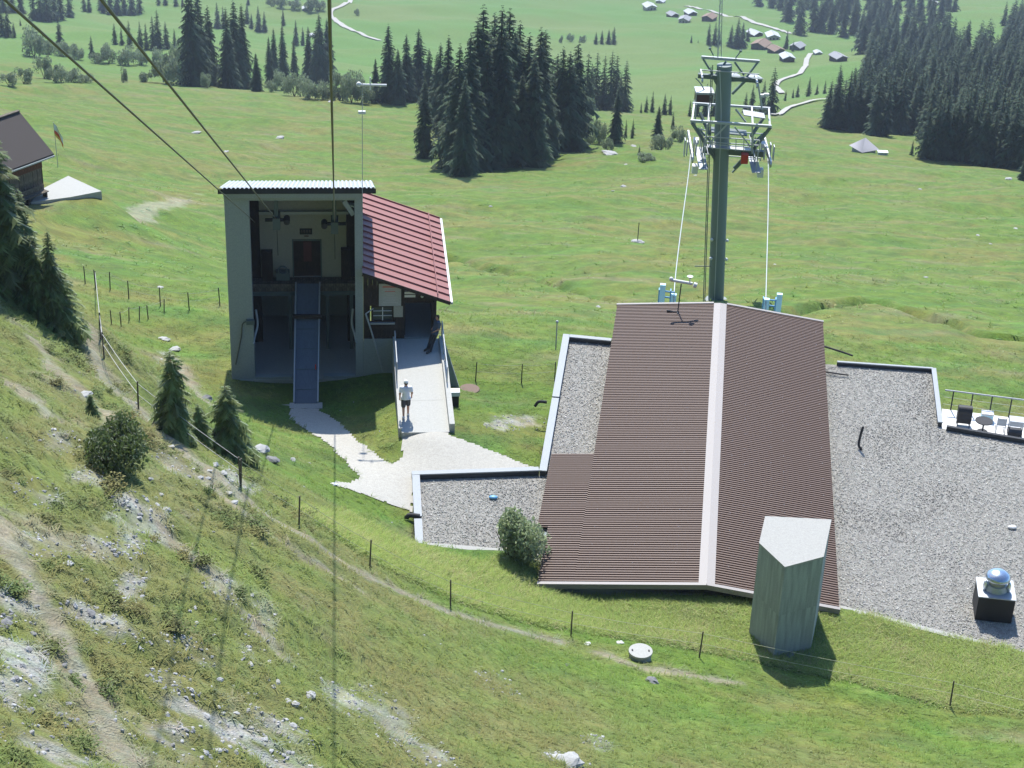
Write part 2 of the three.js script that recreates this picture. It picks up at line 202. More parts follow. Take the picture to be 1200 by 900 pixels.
// ------------------------------------------------------------ materials
const M = {
  conc: mat(.40, .44, .45, .95, { map: concTex, bumpMap: concTex, bumpScale: .006 }), concLight: mat(.5, .495, .475, .95, { map: concTex }), concPale: mat(.55, .55, .53, .95, { map: concTex }),
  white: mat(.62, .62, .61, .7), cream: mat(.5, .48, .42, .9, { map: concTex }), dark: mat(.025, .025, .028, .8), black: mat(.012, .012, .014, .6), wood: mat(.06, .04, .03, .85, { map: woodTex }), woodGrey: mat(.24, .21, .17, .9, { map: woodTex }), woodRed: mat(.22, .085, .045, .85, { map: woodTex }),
  zinc: mat(.42, .44, .47, .5, { metalness: .25 }), steel: mat(.42, .44, .46, .45, { metalness: .5 }), galv: mat(.36, .38, .40, .55, { metalness: .25 }), rope: mat(.075, .08, .06, .6, { metalness: .2 }), ropeBright: mat(.42, .44, .44, .5, { metalness: .2 }),
  red: mat(.42, .165, .15, .6, { map: concTex }), redSeam: mat(.25, .09, .082, .6), brown: mat(.17, .092, .06, .62, { map: concTex }), trim: mat(.25, .228, .215, .6), cap: mat(.42, .455, .50, .7, { map: concTex }), bitumen: mat(.045, .047, .052, .9),
  tower: mat(.15, .195, .19, .6), towerDark: mat(.09, .12, .12, .6), blue: mat(.48, .78, .88, .5), blueDark: mat(.1, .3, .5, .5), redPaint: mat(.5, .035, .02, .6), redDark: mat(.09, .022, .02, .7), glass: mat(.05, .06, .07, .1), chute: mat(.13, .165, .225, .75, { map: concTex }), slate: mat(.17, .145, .14, .9, { map: woodTex }),
  bark: mat(.10, .075, .055, 1), rock: mat(.5, .5, .5, .95, { map: concTex }), rockDark: mat(.26, .26, .27, .95, { map: concTex }), skin: mat(.42, .23, .155, .7), flagRed: mat(.6, .06, .03, .8), flagYellow: mat(.7, .45, .08, .8),
};

// ------------------------------------------------------------ cable car station
{
  const S = thing('cable_car_station', 'grey concrete cable car station with a dark open front and red lean-to roof', 'station', [ST.x, 0, ST.z], YAW);
  const TOP = 7.12, BW = -3.6;
  const slopeWall = (x0, x1) => { const sh = new THREE.Shape([[.46, 5.201], [4, 5.201], [4, 5.62], [.46, 6.84]].map(([a, b]) => new THREE.Vector2(a, b))); return new THREE.ExtrudeGeometry(sh, { depth: x1 - x0, bevelEnabled: false }).rotateY(Math.PI / 2).translate(x0, 0, 0); };
  mesh('side_wall', [span(0, 1.04, -3, 6.98, -.45, 0), span(0.01, 1.03, -3, 6.7, -.9, -.45), span(0, .3, -3, 5.2, -4, -.9), slopeWall(0.01, .29)], M.conc, S, 'broad grey concrete pillar and side wall left of the opening');
  mesh('side_wall', [span(5.55, 5.9, -3, 6.98, -.45, 0), span(5.62, 5.88, -3, 5.2, -4, -.5), slopeWall(5.63, 5.87)], M.conc, S);
  mesh('bracket', [prism([[5.54, -.45], [5.1, -.45], [5.54, -.05]], 6.35, 6.42), beam(V(5.5, 5.95, -.25), V(5.1, 6.6, -.25), .14, .2)], M.conc, S);
  mesh('lintel', [span(1.041, 5.549, 6.72, 6.97, -.4, -.02)], M.conc, S);
  // interior
  mesh('back_wall', [span(1.3, 2.77, 1.33, 5.7, BW - .2, BW), span(4.05, 5.2, 1.33, 5.7, BW - .2, BW), span(2.77, 4.05, 3.2, 5.7, BW - .2, BW)], M.cream, S);
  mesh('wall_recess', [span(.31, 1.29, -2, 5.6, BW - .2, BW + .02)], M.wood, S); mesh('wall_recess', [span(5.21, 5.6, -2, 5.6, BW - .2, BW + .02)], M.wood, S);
  mesh('rear_wall', [span(.31, 5.6, -2.4, 4.2, -6.5, -6.3)], M.conc, S); mesh('machine_floor', [span(.31, 5.6, .95, 1.2, -6.3, BW)], M.conc, S); mesh('side_wall', [span(.02, .3, -3, 4.2, -6.4, -4)], M.conc, S); mesh('side_wall', [span(5.62, 5.88, -3, 4.2, -6.4, -4)], M.conc, S);
  mesh('ceiling', [quad(V(.2, 6.7, -.1), V(5.8, 6.7, -.1), V(5.8, 5.45, -3.8), V(.2, 5.45, -3.8))], M.conc, S);
  const dr = mesh('cabin_gate', [span(2.79, 4.03, 1.34, 3.19, BW - .15, BW - .1)], M.wood, S);
  mesh('gate_frame', [span(2.74, 2.80, 1.33, 3.24, BW - .05, BW + .05), span(4.02, 4.08, 1.33, 3.24, BW - .05, BW + .05), span(2.8, 4.02, 3.17, 3.24, BW - .05, BW + .05)], M.towerDark, dr);
  mesh('gate_panel', [span(3.25, 3.62, 2.1, 3.1, BW - .09, BW - .05)], M.redDark, dr);
  const sg = mesh('number_board', [span(3.1, 3.66, 3.5, 3.78, BW + .01, BW + .05)], M.dark, S, 'small dark board above the gate');
  mesh('number_mark', [0, 1, 2, 3].map((i) => span(3.15 + i * .125, 3.22 + i * .125, 3.57, 3.72, BW + .051, BW + .056)), M.woodGrey, sg);
  mesh('red_mark', [span(3.3, 3.5, 3.38, 3.43, BW + .01, BW + .03)], M.redDark, S);
  mesh('platform', [span(.35, 5.58, .95, 1.33, BW, -2.9)], M.woodGrey, S); mesh('platform_beam', [span(.36, 5.57, .75, .949, -3, -2.86)], M.towerDark, S);
  
  for (const x of [.55, 2.6, 4.3, 5.4]) mesh('support_post', [span(x - .08, x + .08, -2.05, .75, -2.99, -2.84)], M.towerDark, S);
  mesh('pit_floor', [span(.31, 5.6, -2.3, -2.02, -6.3, .03)], M.concLight, S);
  mesh('pit_step', [span(1.05, 2.7, -2.02, -1.9, -.3, .0)], M.conc, S); mesh('pit_step', [span(4.1, 5.54, -2.02, -1.9, -.3, .0)], M.conc, S);
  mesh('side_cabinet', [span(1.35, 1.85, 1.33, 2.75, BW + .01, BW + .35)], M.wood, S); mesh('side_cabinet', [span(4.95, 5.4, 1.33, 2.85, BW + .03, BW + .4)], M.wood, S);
  mesh('wheel_cart', [span(2.0, 2.6, 1.4, 1.8, BW + .1, BW + .5), new THREE.TorusGeometry(.2, .04, 6, 14).translate(2.3, 1.95, BW + .55)], M.towerDark, S);
  mesh('cross_beam', [span(1.3, 5.3, 4.55, 4.68, BW + .02, BW + .2)], M.galv, S);
  for (const [x, y] of [[2.14, 5.1], [4.68, 4.9]]) { const r = mesh('rope_saddle', [span(x - .16, x + .16, y - .35, y + .2, -2.1, -1.3), beam(V(x, y + .1, -1.6), V(x, 6.2, -1.6), .18)], M.towerDark, S); mesh('buffer', [new THREE.CylinderGeometry(.14, .14, .5, 10).rotateX(Math.PI / 2).translate(x + (x < 3 ? .45 : -.45), y - .05, -1.7), span(x - .5, x + .5, y - .1, y, -1.8, -1.65)], M.dark, r); mesh('hanging_rope', [bar(V(x, y - .35, -1.8), V(x, y - 2, -2.2), .02)], M.rope, r); }
  for (const [x, s] of [[1.15, 1], [5.45, -1]]) mesh('guide_horn', [tube([V(x, 1.2, -.6), V(x + s * .05, .5, -.5), V(x - s * .06, .1, -.25), V(x - s * .14, -.2, .02)], .05, 6)], M.galv, S);
  mesh('wall_pipe', [tube([V(.95, .95, .05), V(.62, .9, .06), V(.5, .2, .06), V(.2, -1.2, .06)], .025)], M.rope, S);
  mesh('buffer_box', [span(.75, 1.1, .85, 1.05, .01, .2)], M.towerDark, S);
  // docking chute in the middle of the opening
  const c0 = V(3.33, -1.8, 2.62), c1 = V(3.43, 1.33, -2.88);
  const CH = mesh('docking_chute', [beam(c0, c1, .98, .08)], M.chute, S, 'blue grey sloping chute in the middle of the opening');
  for (const s of [-1, 1]) mesh('chute_rim', [beam(c0.clone().add(V(s * .52, .06, 0)), c1.clone().add(V(s * .54, .06, 0)), .06, .16)], M.galv, CH);
  for (let i = 1; i < 6; i++) { const p = c0.clone().lerp(c1, i / 6 - .06); mesh('chute_joint', [span(p.x - .48, p.x + .48, p.y + .045, p.y + .055, p.z - .02, p.z + .02)], M.towerDark, CH); }
  mesh('cross_bar', [span(2.75, 4.05, .52, .68, -1.15, -1.0)], M.wood, CH);
  mesh('chute_foot', [span(2.62, 4.05, -2.3, -1.78, 2.55, 3.05), span(2.15, 2.62, -2.2, -1.84, 2.6, 2.9)], M.concLight, S);
  mesh('sign_marker', [span(3.74, 3.79, -.85, -.62, 1.2, 1.24)], M.redPaint, CH); 
  // silver corrugated roof, falling backwards
  const fr = [-.2, 6.44, 7.46, .4], bk = [4.78, -6.6];
  mesh('roof_slab', [quad(V(fr[0], 7.34, .38), V(fr[1], 7.34, .38), V(fr[1], bk[0] - .12, bk[1]), V(fr[0], bk[0] - .12, bk[1]))], M.wood, S); mesh('eave_beam', [span(0, 5.9, 6.985, 7.2, -.02, .3)], M.conc, S);
  mesh('fascia', [span(fr[0] - .02, fr[1] + .02, 7.22, 7.43, .37, .42)], M.dark, S);
  const ribs = []; for (let i = 0; i < 36; i++) { const x = fr[0] + (i + .5) * (fr[1] - fr[0]) / 36, w = (fr[1] - fr[0]) / 36; const p = (dx, up) => [V(x + dx * w, fr[2] + up, .44), V(x + dx * w, bk[0] + up, bk[1])]; const a = p(-.5, 0), b = p(-.2, .07), c = p(.15, .07), d = p(.5, 0); for (const [m, n] of [[a, b], [b, c], [c, d]]) ribs.push(quad(m[0], n[0], n[1], m[1])); }
  mesh('corrugated_roof', ribs, M.zinc, S, 'pale ribbed metal roof over the open front');
  // timber lean-to on the right
  const LX = 9.15, LZ = -8.2;
  for (let i = 0; i < 16; i++) { const x = 5.905 + i * .2028; if (x > 7.6 && x < 8.95) continue; const top = 3.45 - (x - 5.9) * .375; const w = .198, win = x > 6.1 && x < 7.2; if (win) { mesh('wall_plank', [box(w, .86, .05, x + w / 2, .43, -.03 + (i % 3) * .004)], M.wood, S); mesh('wall_plank', [box(w, top - 1.64, .05, x + w / 2, (top + 1.64) / 2, -.03 + (i % 3) * .004)], M.wood, S); } else mesh('wall_plank', [box(w, top, .05, x + w / 2, top / 2, -.03 + (i % 3) * .004)], M.wood, S); }
  mesh('wall_lining', [span(5.91, 7.58, -.02, .83, -.14, -.07), span(5.91, 6.2, .83, 2.6, -.14, -.07), span(7.28, 7.58, .83, 2.6, -.14, -.07), span(6.2, 7.28, 1.67, 2.6, -.14, -.07)], M.wood, S);
  mesh('side_wall', [span(LX - .12, LX, -.2, 2.15, LZ, -.06)], M.wood, S); mesh('back_side', [span(5.95, LX - .13, -.2, 2.2, LZ - .1, LZ)], M.wood, S);
  mesh('plinth', [span(5.91, 7.3, -3, -.01, -.4, .02), span(7.3, LX, -3, -.02, -8, -.1)], M.conc, S);
  const dd = mesh('entrance', [span(7.6, 9.0, 1.76, 2.2, -.09, -.05)], M.wood, S); mesh('door_leaf', [span(7.72, 7.77, 0.01, 1.74, -1.45, -.32)], M.wood, dd); mesh('door_side', [span(7.6, 7.69, 0, 1.76, -.3, -.06)], M.wood, dd); mesh('door_side', [span(8.94, 9.03, 0, 1.76, -.3, -.06)], M.wood, dd);
  const wn = mesh('window', [span(6.33, 7.18, .9, 1.58, -.12, -.1)], M.glass, S);
  mesh('window_frame', [span(6.25, 6.33, .84, 1.65, -.1, .01), span(7.18, 7.26, .84, 1.65, -.1, .01), span(6.33, 7.18, 1.58, 1.65, -.1, .01), span(6.33, 7.18, .84, .9, -.1, .01)], M.wood, wn);
  mesh('glazing_bar', [span(6.735, 6.775, .9, 1.58, -.09, -.03)], M.white, wn); for (const y of [1.12, 1.36]) mesh('glazing_bar', [span(6.34, 6.73, y - .012, y + .012, -.09, -.05), span(6.78, 7.17, y - .012, y + .012, -.09, -.05)], M.white, wn);
  mesh('window_sill', [span(6.2, 7.3, .76, .83, -.02, .1)], M.galv, wn);
  const nb = mesh('notice_board', [span(6.59, 7.57, 1.66, 2.75, .03, .06)], M.concPale, S, 'large pale notice board beside the entrance');
  const lines = []; const r5 = rng(5); for (let i = 0; i < 9; i++) { const w = .3 + r5() * .4; lines.push(span(7.08 - w / 2, 7.08 + w / 2, 2.5 - i * .085, 2.53 - i * .085, .0605, .063)); } mesh('printed_text', lines, mat(.45, .42, .42), nb); mesh('printed_heading', [span(6.75, 7.4, 2.57, 2.64, .0605, .063), span(6.85, 7.3, 2.36, 2.4, .0635, .066)], mat(.5, .16, .14), nb);
  mesh('notice_sheet', [span(7.24, 7.65, 1.1, 1.64, .03, .05)], M.cream, S, 'small cream notice below the large board');
  for (const y of [2.28, 2.12]) mesh('sign_plate', [span(7.72, 8.2, y - .055, y + .055, .0, .03)], M.white, S); mesh('lamp', [new THREE.SphereGeometry(.07, 8, 6).translate(8.5, 2.12, .05)], M.white, S);
  mesh('downpipe', [tube([V(6.0, 1.35, .2), V(6.08, 1.1, .22), V(6.3, .3, .25), V(6.75, -1.5, .3)], .04), bar(V(6.0, 1.35, .2), V(6.35, 1.55, .06), .03)], M.galv, S);
  // red standing seam roof: one panel between each pair of seams
  const rz = (z) => 0; const rx0 = 5.86, rx1 = 9.72, y0 = 3.56, sl = -.375, z0 = .62, z1 = -8.35, np = 14; const RF = mesh('red_roof_deck', [quad(V(rx0, y0 - .06, z0), V(rx1, y0 - .06 + (rx1 - rx0) * sl, z0), V(rx1, y0 - .06 + (rx1 - rx0) * sl, z1), V(rx0, y0 - .06, z1))], M.wood, S);
  const pg = []; for (let i = 0; i < np; i++) { const a = z0 + (z1 - z0) * i / np, b = z0 + (z1 - z0) * (i + 1) / np; const j = (i % 3 - 1) * .012; const yr = y0 + (rx1 - rx0) * sl; mesh('roof_panel', [quad(V(rx0, y0 + j * .4, a), V(rx1 + j, yr + j * .4, a), V(rx1 + j, yr + j * .4, b), V(rx0, y0 + j * .4, b))], M.red, S); mesh('roof_seam', [beam(V(rx0, y0 + .035, b + .02), V(rx1, yr + .035, b + .02), .035, .06)], M.redSeam, S); }
  { const yr = y0 + (rx1 - rx0) * sl; mesh('snow_guard', [bar(V(rx1 - .55, yr + .36, z0 - .1), V(rx1 - .55, yr + .36, z1 + .1), .022)], M.redSeam, S); for (let i = 0; i <= np; i += 2) mesh('guard_bracket', [bar(V(rx1 - .55, yr + .18, z0 - .1 + (z1 - z0) * i / np * .97), V(rx1 - .55, yr + .37, z0 - .1 + (z1 - z0) * i / np * .97), .02, 4)], M.redSeam, S); mesh('gutter', [beam(V(rx1 + .06, yr - .06, z0), V(rx1 + .06, yr - .06, z1), .1, .1)], M.galv, S); mesh('verge_board', [beam(V(rx0, y0 - .06, z0 + .015), V(rx1, yr - .06, z0 + .015), .03, .16)], M.wood, S); }
  // wind mast on the corner of the roof
  const wm = thing('wind_mast', 'thin white wind sensor mast rising from the cable car station roof', 'mast', stW(5.88, 6.7, .46).toArray(), YAW);
  mesh('pole', [bar(V(0, 0, 0), V(.02, 5.5, 0), .016, 6)], M.galv, wm); mesh('cross_arm', [bar(V(-.12, 5.42, 0), V(1.03, 5.4, 0), .05, 6), bar(V(.35, 5.2, 0), V(.35, 5.75, 0), .03)], M.white, wm); mesh('sensor', [new THREE.SphereGeometry(.11, 8, 6).translate(-.12, 5.44, 0)], M.white, wm); mesh('sensor', [span(-.15, .15, 4.15, 4.27, -.06, .06)], M.white, wm);
}
// ramp to the entrance (same axis as the station)
{
  const E = thing('entrance_ramp', 'pale concrete ramp leading up to the cable car station door', 'ramp', [ST.x, 0, ST.z], YAW);
  mesh('deck', [span(7.32, 9.28, -2.9, 0, .03, 5.6), span(7.32, 9.28, -1.2, -.004, 5.6, 8.25)], M.concPale, E);
  console.log('ramp end', H(stW(8.3, 0, 8.4).x, stW(8.3, 0, 8.4).z), H(stW(8.3, 0, 10).x, stW(8.3, 0, 10).z));
  mesh('kerb', [span(7.2, 7.32, -2.9, .12, .03, 8.1)], M.concPale, E); mesh('side_parapet', [span(9.28, 9.5, -3, .32, 2.7, 8.15), span(9.28, 9.42, -3, .12, .03, 2.7)], M.concPale, E);
  for (const [x, z0, z1, n] of [[7.26, 1.2, 4.1, 3], [9.38, .3, 4.6, 4]]) { const r = mesh('railing', [bar(V(x, 1.0, z0), V(x, 1.0, z1), .03), bar(V(x, .55, z0), V(x, .55, z1), .02)], M.galv, E); for (let i = 0; i < n; i++) { const z = z0 + (z1 - z0) * i / (n - 1); mesh('railing_post', [bar(V(x, .1, z), V(x, 1, z), .028)], M.galv, r); } }
  { const sh = new THREE.Shape([new THREE.Vector2(9.5, -3.4), new THREE.Vector2(10.45, -3.4), new THREE.Vector2(10.28, -2.55), new THREE.Vector2(9.5, 0.05)]); const g = new THREE.ExtrudeGeometry(sh, { depth: .25, bevelEnabled: false }); mesh('wing_wall', [g.translate(0, 0, .25)], M.conc, E, 'grey triangular wing wall on the right of the ramp'); }
  const mb = thing('meter_box', 'small white meter box beside the ramp parapet', 'box', stW(9.75, -1.1, 4.35).toArray(), YAW); mesh('cabinet', [span(-.16, .16, -.9, .65, -.15, .15)], M.dark, mb); mesh('lid', [span(-.2, .2, .651, .85, -.19, .19)], M.white, mb);
  single('drain_cover', [new THREE.CylinderGeometry(.46, .5, .08, 18).translate(0, 0, 0)], mat(.17, .12, .095), 'low reddish round cover in grass beside the ramp', 'cover').position.copy(onGround(550, 457)).add(V(0, .03, 0));
}
// ------------------------------------------------------------ ropes of the cable car
{
  const dir = c2w(V((394 - 600) / FOC, (450 - 345) / FOC, -1)).normalize().negate();   // from the station up the mountain
  for (const [lx, ly, r, nm, lb] of [[4.68, 4.95, .022, 'track_rope', 'dark rope rising vertically in view from the station right saddle'], [2.14, 5.13, .022, 'track_rope', 'dark rope slanting to upper left, right one of the pair'], [1.2, 5.0, .019, 'haul_rope', 'thin dark rope slanting to upper left, leftmost of the ropes']]) {
    const a = stW(lx, ly, -1.6), pts = []; for (let i = 0; i <= 24; i++) { const t = 170 * i / 24; pts.push(a.clone().addScaledVector(dir, t).add(V(0, t > 60 ? (t - 60) ** 2 * .0006 : 0, 0))); }
    single(nm, [tube(pts, r, 6, 48)], M.rope, lb, 'rope', 'cable car ropes');
  }
}
// ------------------------------------------------------------ lift station with flat gravel roof and brown ribbed roof
const RA = 5.7 * Math.PI / 180, rs = V(Math.sin(RA), 0, -Math.cos(RA)), rl = V(Math.cos(RA), 0, Math.sin(RA)), RN = V(7.16, 0, -54.84);
const rfW = (s, l, y) => V(RN.x, y, RN.z).addScaledVector(rs, s).addScaledVector(rl, l);
{
  const L = thing('lift_station', 'flat gravel roofed lift station with long brown ribbed gable roof', 'station', [0, 0, 0]);
  mesh('roof_deck', [prism(ROOF, -.5, -.12)], new THREE.MeshStandardMaterial({ color: new THREE.Color().setRGB(1, .98, .93), map: gravelTex, bumpMap: gravelTex, bumpScale: .03, roughness: 1 }), L);
  const inset = ROOF.map(([x, z]) => [x + (x < 8 ? .15 : -.15), z + (z < -65 ? .15 : -.15)]); mesh('wall', [prism(inset, -5.5, -.5)], M.conc, L);
  { // loose pebbles
    const pebble = new THREE.IcosahedronGeometry(1, 0), n = 60000; const im = new THREE.InstancedMesh(pebble, mat(1, 1, 1, .95), n); im.name = 'roof_gravel'; im.userData.kind = 'stuff'; const q = new THREE.Object3D(), c = new THREE.Color(), r = rng(31); let i = 0;
    while (i < n) { const x = -4 + r() * 30, z = -75.5 + r() * 25; if (!inPoly(ROOF, x, z) || polyD(ROOF, x, z) < .16) continue; const dx = x - RN.x, dz = z - RN.z, s = dx * rs.x + dz * rs.z, l = dx * rl.x + dz * rl.z; if (s > 0 && s < 22 && l > -4.3 && l < 4.4) continue; if (x > 20.5 && z < -60) { if (r() < .5) continue; } const k = .014 + r() * r() * .03; q.position.set(x, -.12 + k * .3, z); q.rotation.set(r() * 6, r() * 6, r() * 6); q.scale.set(k * 1.3, k * .8, k); q.updateMatrix(); im.setMatrixAt(i, q.matrix); const b = (.29 + r() * .25 + (r() < .05 ? .2 : 0)) * (1 - .3 * sstep(.02, .28, fbm(x / 3.5, z / 3.5, 3, 70))); im.setColorAt(i, c.setRGB(b * (1.04 + (r() - .5) * .12), b * 1.0, b * (.9 + (r() - .5) * .1))); i++; }
    L.add(im);
  }
  const edge = (a, b, w, h, m, nm = 'parapet', extra = 0) => { const A = V(a[0], 0, a[1]), B = V(b[0], 0, b[1]), t = B.clone().sub(A).normalize(); A.addScaledVector(t, -extra); B.addScaledVector(t, extra); const n = V(-t.z, 0, t.x); const mid = A.clone().add(B).multiplyScalar(.5), cx = V(10, 0, -65); if (n.dot(cx.clone().sub(mid)) < 0) n.negate(); const up = mesh(nm, [beam(A.clone().addScaledVector(n, w / 2).setY(h / 2 - .32), B.clone().addScaledVector(n, w / 2).setY(h / 2 - .32), w - .04, h + .3)], M.bitumen, L); mesh('coping', [beam(A.clone().addScaledVector(n, w / 2).setY(h - .135), B.clone().addScaledVector(n, w / 2).setY(h - .135), w, .05)], m, up); };
  const mid = (a, b, t) => [lerp(a[0], b[0], t), lerp(a[1], b[1], t)];
  edge(ROOF[0], mid(ROOF[0], ROOF[1], .49), .3, .25, M.cap); edge(mid(ROOF[0], ROOF[1], .5), ROOF[1], .3, .25, M.cap, 'parapet', 0);
  edge(ROOF[1], ROOF[2], .26, .25, M.cap, 'parapet', .0); edge(mid(ROOF[2], ROOF[3], .0), mid(ROOF[2], ROOF[3], .62), .3, .24, M.cap); edge(mid(ROOF[2], ROOF[3], .65), ROOF[3], .3, .22, M.cap);
  edge([2.5, -75.23], [4.4, -75.0], .25, .25, M.cap); edge([14.4, -73.78], [18.6, -73.5], .12, .2, M.cap); edge([18.73, -73.4], [18.16, -68.6], .2, .22, M.cap); edge([18.3, -68.42], ROOF[10], .14, .2, M.bitumen); edge(ROOF[10], ROOF[9], .14, .2, M.bitumen);
  edge(ROOF[3], ROOF[4], .25, .12, M.concLight, 'kerb'); edge([11.95, -55.1], ROOF[7], .25, .1, M.concLight, 'kerb'); edge(ROOF[7], ROOF[8], .25, .1, M.concLight, 'kerb');
  // brown roof
  const rY = (l) => 1.0 - Math.abs(l) * .107, LEN = 22.35;
  const sheet = (s0, s1, l0, l1) => { const a = []; const pitch = .15, n = Math.round((s1 - s0) / pitch), p = (s1 - s0) / n; for (let i = 0; i < n; i++) { const s = s0 + i * p; const prof = [[0, 0], [.28 * p, 0], [.42 * p, .048], [.86 * p, .048], [p, 0]]; for (let k = 0; k < 4; k++) { const [u, h] = prof[k], [v, g] = prof[k + 1]; const A = rfW(s + u, l0, rY(l0) + h), B = rfW(s + u, l1, rY(l1) + h), C = rfW(s + v, l1, rY(l1) + g), D = rfW(s + v, l0, rY(l0) + g); a.push(quad(A, B, C, D)); } } return a; };
  const scr = (s0, s1, l0, l1) => { const a = [], r = rng(8); for (let s = s0 + .6; s < s1; s += .6) for (let l = l0 + .35; l < l1; l += 1.55) a.push(new THREE.OctahedronGeometry(.02).translate(...rfW(s + .09, l + ((s / .6 | 0) % 2) * .5, rY(l) + .045).toArray())); return a; };
  const lf = mesh('roof_sheet', [sheet(.05, LEN, -4.7, -.2), sheet(3.7, 9.0, -6.4, -4.7), sheet(.05, 3.7, -6.0, -4.7)], M.brown, L, 'brown ribbed roof slope left of the ridge'); mesh('screw_heads', scr(0, LEN, -4.6, -.4), M.zinc, lf);
  const rg = mesh('roof_sheet', [sheet(.05, LEN, .2, 4.72)], M.brown, L, 'brown ribbed roof slope right of the ridge'); mesh('screw_heads', scr(0, LEN, .4, 4.5), M.zinc, rg);
  const quadRoof = (s0, s1, l0, l1, dy) => [quad(rfW(s0, l0, rY(l0) + dy), rfW(s0, l1, rY(l1) + dy), rfW(s1, l1, rY(l1) + dy), rfW(s1, l0, rY(l0) + dy))];
  mesh('roof_soffit', [quadRoof(0, LEN, -4.68, 0, -.12), quadRoof(0, LEN, 0, 4.7, -.12), quadRoof(3.72, 8.98, -6.38, -4.68, -.12), quadRoof(0, 3.7, -5.98, -4.68, -.12)], M.woodGrey, L);
  mesh('ridge_cap', [quadRoof(-.05, LEN + .05, -.28, 0, .06), quadRoof(-.05, LEN + .05, 0, .28, .06), beam(rfW(-.05, -.28, rY(.28) + .035), rfW(LEN + .05, -.28, rY(.28) + .035), .015, .05), beam(rfW(-.05, .28, rY(.28) + .035), rfW(LEN + .05, .28, rY(.28) + .035), .015, .05)], M.trim, L, 'pale metal ridge cap along the brown roof');
  mesh('eave_trim', [beam(rfW(-.06, -6.0, rY(6) - .03), rfW(-.06, 0, rY(0) - .02), .16, .2), beam(rfW(-.06, 0, rY(0) - .02), rfW(-.06, 4.74, rY(4.74) - .02), .16, .2)], M.trim, L); mesh('verge_trim', [beam(rfW(LEN + .05, -4.72, rY(4.7)), rfW(LEN + .05, -.29, rY(.29) + .01), .14, .16), beam(rfW(LEN + .05, .29, rY(.29) + .01), rfW(LEN + .05, 4.74, rY(4.74)), .14, .16)], M.trim, L);
  mesh('gable_wall', [beam(rfW(.3, -5.8, -.25), rfW(.3, 4.5, -.25), .2, 1.0), beam(rfW(.3, -5.8, -.2), rfW(9, -6.1, -.2), .2, .9), beam(rfW(9, -4.3, -.2), rfW(LEN - .3, -4.3, -.2), .2, .9), beam(rfW(.4, 4.45, -.2), rfW(LEN - .3, 4.45, -.2), .2, .9), beam(rfW(LEN - .3, -4.3, -1.4), rfW(LEN - .3, 4.4, -1.4), .2, 3.6)], M.conc, L);
  mesh('corner_post', [beam(rfW(3.2, -6.15, -.6), rfW(3.2, -6.15, .34), .3)], M.towerDark, L);
  mesh('drain_pipe', [tube([V(1.0, -.1, -69), V(1.15, .12, -69), V(1.5, .12, -69)], .07)], M.dark, L); mesh('drain_pipe', [tube([V(-3.9, -.3, -59.9), V(-3.75, .1, -59.9), V(-3.3, .1, -59.9)], .1)], M.dark, L);
  mesh('hose_end', [tube([rfW(20.4, 4.6, .35), rfW(20.0, 5.6, .3), rfW(19.8, 6.0, .28)], .045)], M.dark, L); mesh('hose_end', [tube([rfW(18.6, 4.6, 0), rfW(18.5, 5.4, 0), rfW(18.5, 5.8, -.02)], .035)], M.dark, L);
}
